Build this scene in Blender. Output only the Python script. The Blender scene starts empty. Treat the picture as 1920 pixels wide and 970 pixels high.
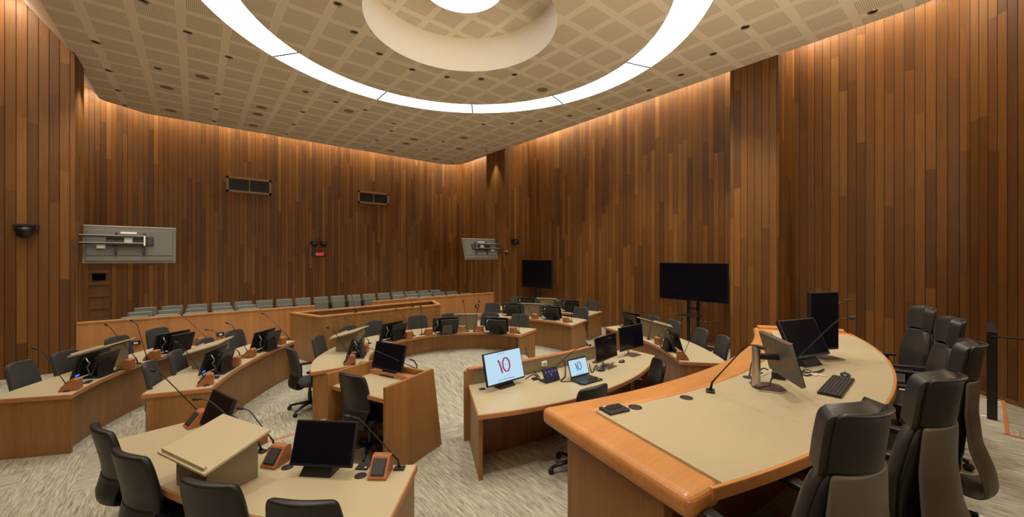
import bpy, math, random
from mathutils import Vector, Matrix
random.seed(7)
C = bpy.context.scene.collection
PI = math.pi
# ------------------------------------------------------------------ camera, world, exposure, large lights
H = 2.45
F, CX, CY = 725.0, 960.0, 482.0
VX, UX = (.7733, .6341), (-.6341, .7733)
cam = bpy.data.cameras.new('camera'); cam.sensor_width = 36; cam.lens = 36*F/1920; cam.shift_y = -3/1920
cam.clip_start = .05; cam.clip_end = 100
co = bpy.data.objects.new('camera', cam); C.objects.link(co)
co.location = (0, 0, H); co.rotation_euler = (PI/2, 0, -math.atan2(.6341, .7733))
bpy.context.scene.camera = co
sc = bpy.context.scene
sc.view_settings.view_transform = 'Standard'; sc.view_settings.look = 'None'
sc.view_settings.exposure = 0.0; sc.view_settings.gamma = 1; sc.view_settings.use_curve_mapping = False
w = bpy.data.worlds.new('world'); sc.world = w; w.use_nodes = True
w.node_tree.nodes['Background'].inputs[0].default_value = (1, .85, .65, 1)
w.node_tree.nodes['Background'].inputs[1].default_value = .02
RING_EMIT = 3.4; LAMP_EMIT = 5.0; SPOT_W = 275.0; COVE_W = 21.0; PIER_W = 190.0; UP_W = 165.0
ZC = 6.85                        # ceiling height
RC = (3.95, 6.3)                 # centre of the ceiling rings

def light_area(name, loc, rot, sx, sy, watts, col=(1, .84, .62), spread=PI):
    l = bpy.data.lights.new(name, 'AREA'); l.shape = 'RECTANGLE'; l.size = sx; l.size_y = sy
    l.energy = watts; l.color = col; l.spread = spread
    o = bpy.data.objects.new(name, l); o.location = loc; o.rotation_euler = rot; C.objects.link(o); return o
def light_spot(name, loc, target, watts, angle=1.5, blend=.7, size=.05, col=(1, .93, .82)):
    l = bpy.data.lights.new(name, 'SPOT'); l.energy = watts; l.spot_size = angle; l.spot_blend = blend
    l.shadow_soft_size = size; l.color = col
    o = bpy.data.objects.new(name, l); o.location = loc
    d = Vector(target)-Vector(loc); o.rotation_euler = d.to_track_quat('-Z', 'Y').to_euler(); C.objects.link(o); return o
# LED strips hidden in the gap between ceiling edge and walls (watts per metre)
light_area('cove_light_right', (10.62, 6.9, 7.72), (0, math.radians(-22), 0), .08, 12.8, COVE_W*12.8)
light_area('cove_light_far_right', (10.62, 15.6, 7.72), (0, math.radians(-22), 0), .08, 4.0, COVE_W*4)
light_area('cove_light_back', (3.9, 17.40, 7.72), (math.radians(22), 0, 0), 13.6, .08, COVE_W*13.6)
light_area('cove_light_left', (-2.85, 15.4, 7.72), (0, math.radians(22), 0), .08, 4.0, COVE_W*4)
light_area('cove_light_left_near', (-2.85, 5.0, 7.72), (0, math.radians(22), 0), .08, 14.0, COVE_W*14)
light_area('cove_light_corner', (9.55, -.85, 7.72), (0, math.radians(-22), math.radians(-45)), .08, 3.0, COVE_W*3)
light_area('pier_light_far', (10.2, 11.95, 7.7), (math.radians(22), 0, 0), .9, .08, COVE_W*.9)
light_area('pier_light_near', (10.4, 2.45, 7.7), (math.radians(22), 0, 0), .9, .08, COVE_W*.9)
light_area('pier_light_left', (-2.6, 12.05, 7.7), (math.radians(22), 0, 0), .9, .08, COVE_W*.9)

# added fill lights, unseen behind the camera, aimed up to brighten the ceiling
for x in (-1.0, 2.3, 5.6): light_area('added_ceiling_fill', (x, -2.05, 3.1), (math.radians(180-38), 0, 0), 1.2, .25, UP_W)

# ------------------------------------------------------------------ coordinates
def spot(px, py, z):
    d = F*(H-z)/(py-CY); l = (px-CX)/F*d
    return Vector((VX[0]*l+VX[1]*d, UX[0]*l+UX[1]*d, z))
def ray(px, py, d):
    l = (px-CX)/F*d
    return Vector((VX[0]*l+VX[1]*d, UX[0]*l+UX[1]*d, H-(py-CY)*d/F))
def depth(p): return VX[1]*p[0]+UX[1]*p[1]
def onY(px, Y):
    t = (px-CX)/F; d = Y/(UX[0]*t+UX[1]); return (VX[0]*t+VX[1])*d, d
def outward(p, c=RC):
    v = Vector((p[0]-c[0], p[1]-c[1])); return v.normalized()
def face(d):                     # z rotation that turns local +Y to direction d
    return math.atan2(-d[0], d[1])
def arc3(a, b, c, n=24):
    ax, ay = a; bx, by = b; cx, cy = c
    D = 2*(ax*(by-cy)+bx*(cy-ay)+cx*(ay-by))
    ux = ((ax*ax+ay*ay)*(by-cy)+(bx*bx+by*by)*(cy-ay)+(cx*cx+cy*cy)*(ay-by))/D
    uy = ((ax*ax+ay*ay)*(cx-bx)+(bx*bx+by*by)*(ax-cx)+(cx*cx+cy*cy)*(bx-ax))/D
    r = math.hypot(ax-ux, ay-uy)
    t0, t1, t2 = (math.atan2(p[1]-uy, p[0]-ux) for p in (a, b, c))
    def near(t, ref):
        while t-ref > PI: t -= 2*PI
        while t-ref < -PI: t += 2*PI
        return t
    t1 = near(t1, t0); t2 = near(t2, t1)
    return [(ux+r*math.cos(t0+(t2-t0)*i/n), uy+r*math.sin(t0+(t2-t0)*i/n)) for i in range(n+1)]
def circ(c, r, a0, a1, n=40):
    return [(c[0]+r*math.cos(math.radians(a0+(a1-a0)*i/n)), c[1]+r*math.sin(math.radians(a0+(a1-a0)*i/n))) for i in range(n+1)]
def offset(poly, d):             # offset closed polygon inwards (ccw) by d
    n = len(poly); out = []
    A = sum(poly[i][0]*poly[(i+1) % n][1]-poly[(i+1) % n][0]*poly[i][1] for i in range(n))
    s = 1 if A > 0 else -1
    for i in range(n):
        p0, p1, p2 = Vector(poly[i-1]), Vector(poly[i]), Vector(poly[(i+1) % n])
        e1 = (p1-p0).normalized(); e2 = (p2-p1).normalized()
        n1 = Vector((-e1.y, e1.x))*s; n2 = Vector((-e2.y, e2.x))*s
        m = (n1+n2); m = m.normalized() if m.length > 1e-6 else n1
        k = d/max(.35, m.dot(n1)); out.append((p1.x+m.x*k, p1.y+m.y*k))
    return out
def line_off(pl, d):             # offset an open polyline to its left by d
    out = []
    for i in range(len(pl)):
        a = Vector(pl[max(0, i-1)]); b = Vector(pl[min(len(pl)-1, i+1)])
        e = (b-a).normalized(); out.append((pl[i][0]-e.y*d, pl[i][1]+e.x*d))
    return out

# ------------------------------------------------------------------ mesh builder
class MB:
    def __init__(s): s.v = []; s.f = []
    def add(s, vs, fs):
        b = len(s.v); s.v += [tuple(p) for p in vs]; s.f += [tuple(b+i for i in f) for f in fs]; return s
    def box(s, c, d, M=None):
        x, y, z = d[0]/2, d[1]/2, d[2]/2
        vs = [Vector((c[0]+a*x, c[1]+b*y, c[2]+e*z)) for a in (-1, 1) for b in (-1, 1) for e in (-1, 1)]
        if M: vs = [M @ p for p in vs]
        return s.add(vs, [(0, 1, 3, 2), (4, 6, 7, 5), (0, 4, 5, 1), (2, 3, 7, 6), (0, 2, 6, 4), (1, 5, 7, 3)])
    def prism(s, poly, z0, z1):
        n = len(poly)
        A = sum(poly[i][0]*poly[(i+1) % n][1]-poly[(i+1) % n][0]*poly[i][1] for i in range(n))
        if A < 0: poly = poly[::-1]
        vs = [(p[0], p[1], z0) for p in poly]+[(p[0], p[1], z1) for p in poly]
        fs = [tuple(range(n-1, -1, -1)), tuple(range(n, 2*n))]+[(i, (i+1) % n, n+(i+1) % n, n+i) for i in range(n)]
        return s.add(vs, fs)
    def ring(s, outer, inner, z0, z1, close=True):   # band between two polylines of equal length
        n = len(outer)
        vs = [(p[0], p[1], z0) for p in outer]+[(p[0], p[1], z1) for p in outer]+[(p[0], p[1], z0) for p in inner]+[(p[0], p[1], z1) for p in inner]
        fs = []
        for i in range(n if close else n-1):
            j = (i+1) % n
            fs += [(i, j, n+j, n+i), (2*n+j, 2*n+i, 3*n+i, 3*n+j), (n+i, n+j, 3*n+j, 3*n+i), (j, i, 2*n+i, 2*n+j)]
        if not close:
            fs += [(0, n, 3*n, 2*n), (n-1, 3*n-1, 4*n-1, 2*n-1)]
        return s.add(vs, fs)
    def wall(s, pl, t, z0, z1):  # upright panel along an open polyline, thickness t to its left
        return s.ring(pl, line_off(pl, t), z0, z1, close=False)
    def prof(s, pts, x0, x1, M=None):    # extrude a (y,z) outline along x
        n = len(pts)
        vs = [Vector((x0, p[0], p[1])) for p in pts]+[Vector((x1, p[0], p[1])) for p in pts]
        if M: vs = [M @ p for p in vs]
        return s.add(vs, [tuple(range(n)), tuple(range(2*n-1, n-1, -1))]+[(i, n+i, n+(i+1) % n, (i+1) % n) for i in range(n)])
    def tube(s, path, r, k=8):
        path = [Vector(p) for p in path]; n = len(path); b = len(s.v)
        rr = r if isinstance(r, (list, tuple)) else [r]*n
        up = None
        for i, p in enumerate(path):
            t = (path[min(n-1, i+1)]-path[max(0, i-1)]).normalized()
            if up is None: up = t.orthogonal().normalized()
            u = (up-t*up.dot(t)); u = u.normalized() if u.length > 1e-5 else t.orthogonal().normalized()
            up = u; q = t.cross(u)
            for a in range(k):
                an = 2*PI*a/k; s.v.append(tuple(p+(u*math.cos(an)+q*math.sin(an))*rr[i]))
        for i in range(n-1):
            for a in range(k):
                c = (a+1) % k; s.f.append((b+i*k+a, b+i*k+c, b+(i+1)*k+c, b+(i+1)*k+a))
        s.f.append(tuple(b+a for a in range(k-1, -1, -1))); s.f.append(tuple(b+(n-1)*k+a for a in range(k)))
        return s
    def lathe(s, pr, c=(0, 0, 0), k=24, M=None):     # (r,z) outline about z
        b = len(s.v); n = len(pr)
        for r, z in pr:
            for a in range(k):
                p = Vector((c[0]+r*math.cos(2*PI*a/k), c[1]+r*math.sin(2*PI*a/k), c[2]+z))
                s.v.append(tuple(M @ p if M else p))
        for i in range(n-1):
            for a in range(k):
                d = (a+1) % k; s.f.append((b+i*k+a, b+i*k+d, b+(i+1)*k+d, b+(i+1)*k+a))
        if pr[0][0] > 1e-6: s.f.append(tuple(b+a for a in range(k-1, -1, -1)))
        if pr[-1][0] > 1e-6: s.f.append(tuple(b+(n-1)*k+a for a in range(k)))
        return s
    def grid(s, fn, nu, nv):
        b = len(s.v)
        for j in range(nv+1):
            for i in range(nu+1): s.v.append(tuple(fn(i/nu, j/nv)))
        for j in range(nv):
            for i in range(nu):
                a = b+j*(nu+1)+i; s.f.append((a, a+1, a+nu+2, a+nu+1))
        return s
    def build(s, name, mat, parent=None, world=False, smooth=False, bevel=0, solid=0, sub=0, seg=2):
        me = bpy.data.meshes.new(name)
        off = Vector(parent.location) if (world and parent) else Vector((0, 0, 0))
        me.from_pydata([tuple(Vector(p)-off) for p in s.v], [], s.f); me.materials.append(mat)
        me.update()
        if smooth:
            for p in me.polygons: p.use_smooth = True
        o = bpy.data.objects.new(name, me); C.objects.link(o)
        if parent: o.parent = parent
        if solid:
            m = o.modifiers.new('solid', 'SOLIDIFY'); m.thickness = solid; m.offset = 0
        if bevel:
            m = o.modifiers.new('bevel', 'BEVEL'); m.width = bevel; m.segments = seg; m.limit_method = 'ANGLE'; m.angle_limit = .6
        if sub:
            m = o.modifiers.new('sub', 'SUBSURF'); m.levels = sub; m.render_levels = sub
        return o
def tag(o, label, cat, group=None):
    o['label'] = label; o['category'] = cat
    if group: o['group'] = group
    return o
def thing(name, label, cat, loc=(0, 0, 0), rz=0, group=None):
    o = bpy.data.objects.new(name, None); C.objects.link(o); o.empty_display_size = .1
    o.location = loc; o.rotation_euler = (0, 0, rz); tag(o, label, cat, group); return o
def struct(o): o['kind'] = 'structure'; return o
def dup(root, loc, rz, label, group=None):
    r = root.copy(); C.objects.link(r); r.location = loc; r.rotation_euler = (0, 0, rz); r['label'] = label
    if group: r['group'] = group
    for ch in list(root.children):
        c = ch.copy(); C.objects.link(c); c.parent = r
        for g in ch.children:
            d = g.copy(); C.objects.link(d); d.parent = c
    return r
ORD = ['first', 'second', 'third', 'fourth', 'fifth', 'sixth', 'seventh', 'eighth', 'ninth', 'tenth', 'eleventh', 'twelfth', 'thirteenth', 'fourteenth', 'fifteenth', 'sixteenth', 'seventeenth']

# ------------------------------------------------------------------ materials
def new_mat(name):
    m = bpy.data.materials.new(name); m.use_nodes = True
    return m, m.node_tree, m.node_tree.nodes['Principled BSDF']
def N(nt, t, **kw):
    n = nt.nodes.new(t)
    for k, v in kw.items(): setattr(n, k, v)
    return n
def math_n(nt, op, a, b=None, c=None):
    n = N(nt, 'ShaderNodeMath', operation=op)
    for i, x in enumerate((a, b, c)):
        if x is None: continue
        if isinstance(x, (int, float)): n.inputs[i].default_value = x
        else: nt.links.new(x, n.inputs[i])
    return n.outputs[0]
def ramp(nt, fac, stops):
    r = N(nt, 'ShaderNodeValToRGB'); e = r.color_ramp.elements
    while len(e) < len(stops): e.new(.5)
    for i, (p, c) in enumerate(stops): e[i].position = p; e[i].color = (*c, 1)
    nt.links.new(fac, r.inputs[0]); return r.outputs[0]
def plain(name, col, rough=.5, metal=0, spec=.5, bump=0, scale=300, var=.05):
    m, nt, b = new_mat(name)
    b.inputs['Base Color'].default_value = (*col, 1); b.inputs['Roughness'].default_value = rough
    b.inputs['Metallic'].default_value = metal; b.inputs['Specular IOR Level'].default_value = spec
    tc = N(nt, 'ShaderNodeTexCoord'); no = N(nt, 'ShaderNodeTexNoise'); no.inputs['Scale'].default_value = scale
    nt.links.new(tc.outputs['Object'], no.inputs['Vector'])
    c = ramp(nt, no.outputs[0], [(.3, tuple(x*(1-var) for x in col)), (.7, tuple(min(1, x*(1+var)) for x in col))])
    nt.links.new(c, b.inputs['Base Color'])
    if bump:
        bp = N(nt, 'ShaderNodeBump'); bp.inputs['Strength'].default_value = bump; bp.inputs['Distance'].default_value = .002
        nt.links.new(no.outputs[0], bp.inputs['Height']); nt.links.new(bp.outputs[0], b.inputs['Normal'])
    return m
def emit(name, col, s):
    m, nt, b = new_mat(name)
    b.inputs['Base Color'].default_value = (0, 0, 0, 1); b.inputs['Emission Color'].default_value = (*col, 1); b.inputs['Emission Strength'].default_value = s
    return m
def wood(name, c0, c1, sc=(60, 60, 2.2), rough=.42, big=.5):
    m, nt, b = new_mat(name)
    tc = N(nt, 'ShaderNodeTexCoord'); mp = N(nt, 'ShaderNodeMapping'); mp.inputs['Scale'].default_value = sc
    nt.links.new(tc.outputs['Object'], mp.inputs[0])
    n1 = N(nt, 'ShaderNodeTexNoise'); n1.inputs['Scale'].default_value = 1; n1.inputs['Detail'].default_value = 5; n1.inputs['Roughness'].default_value = .62
    nt.links.new(mp.outputs[0], n1.inputs['Vector'])
    mp2 = N(nt, 'ShaderNodeMapping'); mp2.inputs['Scale'].default_value = tuple(x*.12 for x in sc); nt.links.new(tc.outputs['Object'], mp2.inputs[0])
    n2 = N(nt, 'ShaderNodeTexNoise'); n2.inputs['Scale'].default_value = 1; n2.inputs['Detail'].default_value = 2
    nt.links.new(mp2.outputs[0], n2.inputs['Vector'])
    f = math_n(nt, 'ADD', math_n(nt, 'MULTIPLY', n1.outputs[0], 1-big), math_n(nt, 'MULTIPLY', n2.outputs[0], big))
    c = ramp(nt, f, [(.30, c0), (.70, c1)]); nt.links.new(c, b.inputs['Base Color'])
    b.inputs['Roughness'].default_value = rough
    return m
def wall_boards(name, bw, seglen=2.3):
    m, nt, b = new_mat(name)
    uv = N(nt, 'ShaderNodeUVMap'); sx = N(nt, 'ShaderNodeSeparateXYZ'); nt.links.new(uv.outputs[0], sx.inputs[0])
    u = math_n(nt, 'DIVIDE', sx.outputs[0], bw); i = math_n(nt, 'FLOOR', u); fr = math_n(nt, 'FRACT', u)
    w1 = N(nt, 'ShaderNodeTexWhiteNoise', noise_dimensions='1D'); nt.links.new(i, w1.inputs['W'])
    zz = math_n(nt, 'ADD', math_n(nt, 'DIVIDE', sx.outputs[1], seglen), math_n(nt, 'MULTIPLY', w1.outputs[0], 7.0))
    j = math_n(nt, 'FLOOR', zz)
    cb = N(nt, 'ShaderNodeCombineXYZ'); nt.links.new(i, cb.inputs[0]); nt.links.new(j, cb.inputs[1])
    w2 = N(nt, 'ShaderNodeTexWhiteNoise', noise_dimensions='3D'); nt.links.new(cb.outputs[0], w2.inputs['Vector'])
    base = ramp(nt, w2.outputs[0], [(0, (.112, .042, .0085)), (.22, (.144, .059, .0122)), (.42, (.182, .070, .0135)), (.60, (.160, .073, .0160)), (.78, (.205, .081, .0155)), (1, (.250, .116, .0265))])
    cb2 = N(nt, 'ShaderNodeCombineXYZ')
    nt.links.new(math_n(nt, 'MULTIPLY', sx.outputs[0], 55), cb2.inputs[0])
    nt.links.new(math_n(nt, 'ADD', math_n(nt, 'MULTIPLY', sx.outputs[1], 1.3), math_n(nt, 'MULTIPLY', w2.outputs[0], 50)), cb2.inputs[1])
    no = N(nt, 'ShaderNodeTexNoise'); no.inputs['Scale'].default_value = 1; no.inputs['Detail'].default_value = 5; no.inputs['Roughness'].default_value = .6
    nt.links.new(cb2.outputs[0], no.inputs['Vector'])
    g = ramp(nt, no.outputs[0], [(.28, (.76, .73, .70)), (.72, (1.17, 1.16, 1.14))])
    mx = N(nt, 'ShaderNodeMix', data_type='RGBA', blend_type='MULTIPLY'); mx.inputs[0].default_value = 1
    nt.links.new(base, mx.inputs[6]); nt.links.new(g, mx.inputs[7])
    # open joints between boards and at board ends
    e = math_n(nt, 'MINIMUM', fr, math_n(nt, 'SUBTRACT', 1.0, fr))
    jt = math_n(nt, 'LESS_THAN', e, .035)
    mx2 = N(nt, 'ShaderNodeMix', data_type='RGBA'); nt.links.new(jt, mx2.inputs[0]); nt.links.new(mx.outputs[2], mx2.inputs[6]); mx2.inputs[7].default_value = (.02, .008, .003, 1)
    nt.links.new(mx2.outputs[2], b.inputs['Base Color'])
    b.inputs['Roughness'].default_value = .5; b.inputs['Specular IOR Level'].default_value = .35
    hb = math_n(nt, 'MINIMUM', math_n(nt, 'MULTIPLY', e, 18), 1.0)
    bp = N(nt, 'ShaderNodeBump'); bp.inputs['Strength'].default_value = .6; bp.inputs['Distance'].default_value = .006
    nt.links.new(hb, bp.inputs['Height']); nt.links.new(bp.outputs[0], b.inputs['Normal'])
    return m
def ceiling_mat():
    m, nt, b = new_mat('perforated_ceiling')
    tc = N(nt, 'ShaderNodeTexCoord'); sx = N(nt, 'ShaderNodeSeparateXYZ'); nt.links.new(tc.outputs['Object'], sx.inputs[0])
    P, W, K = .687, .54, 20
    def axis(o, ph):
        t = math_n(nt, 'FRACT', math_n(nt, 'DIVIDE', math_n(nt, 'ADD', o, -ph+P*20), P))     # 0..1 over a tile
        inn = math_n(nt, 'LESS_THAN', t, W/P)
        h = math_n(nt, 'FRACT', math_n(nt, 'MULTIPLY', t, P/W*K))
        d = math_n(nt, 'ABSOLUTE', math_n(nt, 'SUBTRACT', h, .5))
        return inn, math_n(nt, 'LESS_THAN', d, .29)
    ix, hx = axis(sx.outputs[0], -1.5); iy, hy = axis(sx.outputs[1], 2.27)
    hole = math_n(nt, 'MULTIPLY', math_n(nt, 'MULTIPLY', ix, iy), math_n(nt, 'MULTIPLY', hx, hy))
    no = N(nt, 'ShaderNodeTexNoise'); no.inputs['Scale'].default_value = .8; nt.links.new(tc.outputs['Object'], no.inputs['Vector'])
    c = ramp(nt, no.outputs[0], [(.2, CEIL0), (.8, CEIL1)])
    mx = N(nt, 'ShaderNodeMix', data_type='RGBA'); nt.links.new(hole, mx.inputs[0]); nt.links.new(c, mx.inputs[6]); mx.inputs[7].default_value = (.37, .29, .185, 1)
    nt.links.new(mx.outputs[2], b.inputs['Base Color']); b.inputs['Roughness'].default_value = .85; b.inputs['Specular IOR Level'].default_value = .2
    return m
def carpet_mat():
    m, nt, b = new_mat('streaky_carpet')
    tc = N(nt, 'ShaderNodeTexCoord'); sx = N(nt, 'ShaderNodeSeparateXYZ'); nt.links.new(tc.outputs['Object'], sx.inputs[0])
    def streak(a, bb, s):
        cb = N(nt, 'ShaderNodeCombineXYZ'); nt.links.new(math_n(nt, 'MULTIPLY', a, 85*s), cb.inputs[0]); nt.links.new(math_n(nt, 'MULTIPLY', bb, 5.5*s), cb.inputs[1])
        no = N(nt, 'ShaderNodeTexNoise'); no.inputs['Scale'].default_value = 1; no.inputs['Detail'].default_value = 4; no.inputs['Roughness'].default_value = .7
        nt.links.new(cb.outputs[0], no.inputs['Vector']); return no.outputs[0]
    def two(a, bb): return math_n(nt, 'ADD', math_n(nt, 'MULTIPLY', streak(a, bb, 1), .62), math_n(nt, 'MULTIPLY', streak(a, bb, .42), .38))
    sy = two(sx.outputs[0], sx.outputs[1]); s2 = two(sx.outputs[1], sx.outputs[0])
    ti = N(nt, 'ShaderNodeCombineXYZ')
    nt.links.new(math_n(nt, 'FLOOR', math_n(nt, 'DIVIDE', sx.outputs[0], .5)), ti.inputs[0]); nt.links.new(math_n(nt, 'FLOOR', math_n(nt, 'DIVIDE', sx.outputs[1], .5)), ti.inputs[1])
    wn = N(nt, 'ShaderNodeTexWhiteNoise', noise_dimensions='3D'); nt.links.new(ti.outputs[0], wn.inputs['Vector'])
    sel = math_n(nt, 'LESS_THAN', wn.outputs[0], .09)
    mx = N(nt, 'ShaderNodeMix', data_type='FLOAT'); nt.links.new(sel, mx.inputs[0]); nt.links.new(sy, mx.inputs[2]); nt.links.new(s2, mx.inputs[3])
    fi = N(nt, 'ShaderNodeTexNoise'); fi.inputs['Scale'].default_value = 160; fi.inputs['Detail'].default_value = 2; nt.links.new(tc.outputs['Object'], fi.inputs['Vector'])
    f = math_n(nt, 'ADD', math_n(nt, 'MULTIPLY', mx.outputs[0], .84), math_n(nt, 'MULTIPLY', fi.outputs[0], .16))
    c = ramp(nt, f, [(.385, (.145, .132, .092)), (.50, (.345, .325, .247)), (.615, (.535, .512, .41))])
    nt.links.new(c, b.inputs['Base Color']); b.inputs['Roughness'].default_value = .95; b.inputs['Specular IOR Level'].default_value = .1
    bp = N(nt, 'ShaderNodeBump'); bp.inputs['Strength'].default_value = .4; bp.inputs['Distance'].default_value = .006
    nt.links.new(f, bp.inputs['Height']); nt.links.new(bp.outputs[0], b.inputs['Normal'])
    return m
CEIL0 = (.82, .73, .575); CEIL1 = (.87, .775, .615)
M = dict(
    wall=wall_boards('timber_wall_boards', .145), wallb=wall_boards('timber_back_wall_boards', .125),
    ceil=ceiling_mat(), carpet=carpet_mat(),
    plain_ceil=plain('ceiling_beige', (.82, .715, .54), .8), drum=plain('drum_plaster', (.86, .79, .66), .8),
    white=plain('white_plaster', (.75, .72, .66), .8),
    ring=emit('ring_light', (1, .975, .93), RING_EMIT), lamp=emit('lamp_disc', (1, .98, .95), LAMP_EMIT),
    veneer=wood('desk_veneer', (.195, .087, .024), (.325, .160, .048)), veneer_d=wood('dark_veneer', (.13, .048, .017), (.235, .092, .032)),
    rail=wood('rail_veneer', (.33, .142, .042), (.50, .235, .076)),
    edge=wood('edge_band_wood', (.34, .14, .050), (.49, .22, .085), sc=(9, 9, 40)),
    rim=wood('bench_rim_wood', (.455, .195, .055), (.60, .280, .088), sc=(5, 60, 30), rough=.3),
    redwood=wood('speaker_box_wood', (.27, .092, .030), (.39, .15, .052), sc=(40, 40, 6)),
    lam=plain('beige_laminate', (.445, .375, .232), .38, scale=12, var=.015), lam2=plain('lectern_laminate', (.445, .38, .24), .4),
    dlam=plain('olive_laminate', (.20, .16, .095), .45),
    black=plain('black_plastic', (.012, .012, .013), .38), screen=plain('dark_glass', (.004, .004, .008), .15, spec=.25),
    rubber=plain('black_rubber', (.01, .01, .01), .6), fabric=plain('charcoal_fabric', (.036, .036, .037), .9, bump=.3, scale=500),
    leather=plain('black_leather', (.011, .011, .0105), .45, bump=.15, scale=250), leather2=plain('grey_leather', (.030, .030, .027), .42, bump=.15, scale=250),
    shell=plain('grey_back_shell', (.115, .108, .088), .45), seatg=plain('grey_green_vinyl', (.15, .16, .135), .5),
    metal=plain('silver_metal', (.55, .52, .48), .28, 1), dmetal=plain('dark_metal', (.05, .05, .05), .35, .8),
    tvback=plain('grey_tv_casing', (.135, .132, .110), .5), grille=plain('speaker_mesh', (.03, .03, .028), .5, bump=.5, scale=900),
    white_p=plain('white_plastic', (.7, .68, .62), .4), key=plain('key_plastic', (.03, .03, .03), .5),
    blue=emit('blue_light', (.02, .10, 1), 3), red=emit('red_digits', (1, .05, .06), 1.5),
    bright=emit('screen_picture', (.50, .74, .92), .95), maroon=emit('screen_maroon', (.30, .012, .06), .9), navy=emit('screen_navy', (.03, .05, .14), .8),
    ink=emit('screen_ink', (.15, .25, .35), .8), icon=emit('screen_icons', (.10, .16, .55), 1.0), dusk=emit('tablet_picture', (.012, .009, .03), 1.0),
    strip=wood('floor_trim_wood', (.42, .15, .055), (.55, .21, .08), sc=(6, 6, 6)), door=wood('door_wood', (.20, .095, .034), (.30, .15, .055)),
    vent=plain('vent_black', (.012, .010, .009), .6), ventf=plain('vent_frame', (.22, .125, .048), .5),
)

# ------------------------------------------------------------------ room shell
def wall_quad(name, segs, mat, holes=None, z0=0, z1=7.8):
    """segs: list of polylines with heights; every wall carries a metre UV"""
    vs, fs, uvs = [], [], []
    for pl, a, b in segs:
        u = 0
        for k in range(len(pl)-1):
            p, q = pl[k], pl[k+1]; L = math.hypot(q[0]-p[0], q[1]-p[1]); n = len(vs)
            vs += [(*p, a), (*q, a), (*q, b), (*p, b)]; fs.append((n, n+1, n+2, n+3))
            uvs += [(u+p[0]*0, a), (u+L, a), (u+L, b), (u, b)]; u += L
    me = bpy.data.meshes.new(name); me.from_pydata(vs, [], fs); me.materials.append(mat)
    uv = me.uv_layers.new(name='UVMap')
    for i, x in enumerate(uvs): uv.data[i].uv = x
    o = bpy.data.objects.new(name, me); C.objects.link(o); return struct(o)
YB = 17.8
wall_quad('wall_back', [([(-2.08, YB), (11, YB)], 0, 7.8), ([(-3.2, YB), (-2.08, YB)], 2.75, 7.8), ([(-2.08, YB), (-2.08, YB+.3)], 0, 2.75), ([(-3.2, YB+.3), (-3.2, YB)], 0, 2.75)], M['wallb'])
wall_quad('wall_right', [([(11, YB), (11, 13.6), (9.72, 13.6), (9.72, 12.3), (11, 12.3), (11, 3.8), (9.8, 3.8), (9.8, 2.83), (11, 2.83), (11, .2), (8.6, -2.2)], 0, 7.8)], M['wall'])
wall_quad('wall_left', [([(-3.2, YB), (-3.2, 13.3), (-2.0, 13.3), (-2.0, 12.4), (-3.2, 12.4), (-3.2, -2.2)], 0, 7.8)], M['wall'])
wall_quad('wall_front', [([(8.6, -2.2), (-3.2, -2.2)], 0, 7.8)], M['wall'])
struct(MB().box((-2.64, YB+.33, 1.4), (1.2, .06, 2.9)).build('door_1', M['door']))
_d = bpy.data.objects['door_1']
fr = MB()
for x in (-3.17, -2.66, -2.12): fr.box((x, YB+.27, 1.38), (.09, .06, 2.76))
for k in range(8): fr.box((-2.65, YB+.275, .05+k*.385), (1.1, .05, .085))
fr.build('door_frame', M['door'], _d, bevel=.006)
MB().box((-2.39, YB+.28, 1.8), (.3, .02, .22)).build('door_glass', M['screen'], _d)
struct(MB().prism([(-3.4, -2.4), (11.2, -2.4), (11.2, 18.2), (-3.4, 18.2)], 7.8, 7.9).build('ceiling_2', M['white']))

# floor: flat carpet that ramps up inside the horseshoe of the centre desk
def smooth(a, b, x):
    t = max(0, min(1, (x-a)/(b-a))); return t*t*(3-2*t)
HC = (3.85, 6.0)
def fz(x, y):
    r = math.hypot(x-HC[0], y-HC[1])
    r1 = 1.87+.9*(1-smooth(5.4, 6.3, y))
    return .345*smooth(5.0, 6.9, y)*(1-smooth(1.83, r1, r))
fm = MB(); nx, ny = 146, 204
fm.grid(lambda u, v: (-3.4+14.6*u, -2.4+20.6*v, 0), nx, ny)
struct(fm.build('floor', M['carpet'], smooth=True))
NR = 110
dm = MB(); dm.grid(lambda u, v: (lambda x, y: (x, y, fz(x, y)+.002))(1.95+4.4*u, 4.85+3.1*v), NR, NR)
struct(dm.build('floor_ramp', M['carpet'], smooth=True))
# raised floor of the judges
ZD = .65
dais = [(1.72, 1.5), (1.5, -.1), (1.5, -2.19), (6.36, -2.19), (6.36, -.14), (7.77, -.14), (7.77, 1.9), (6.9, 2.0), (4.2, 1.45)]
struct(MB().prism(dais, 0, ZD).build('floor_dais', M['carpet']))
tr = MB(); tr.box((7.07, -.155, ZD-.16), (1.46, .03, .34)); tr.box((6.345, -1.1, ZD-.16), (.03, 1.95, .34)); tr.box((7.785, .9, ZD-.16), (.03, 2.1, .34))
struct(tr.build('trim_1', M['strip'], bevel=.004))
for k, (q0, q1) in enumerate((((1760, 938), (1850, 974)), ((1822, 776), (1856, 783)))):
    a, b_ = spot(*q0, ZD), spot(*q1, ZD); nn = Vector((-(b_-a).y, (b_-a).x, 0)).normalized()*.018
    struct(MB().prism([tuple((p+s*nn)[:2]) for p, s in ((a, 1), (a, -1), (b_, -1), (b_, 1))], ZD, ZD+.005).build('trim_%d' % (5+k), M['metal'] if 0 else M['white']))
a, b_ = spot(470, 838.5, 0), spot(556, 813, 0)
dd = (b_-a).normalized(); nn = Vector((-dd.y, dd.x, 0))*.022
struct(MB().prism([tuple((p+s*nn)[:2]) for p, s in ((a, 1), (a, -1), (b_, -1), (b_, 1))], 0, .004).build('trim_2', M['strip']))
bb = MB()
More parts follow.
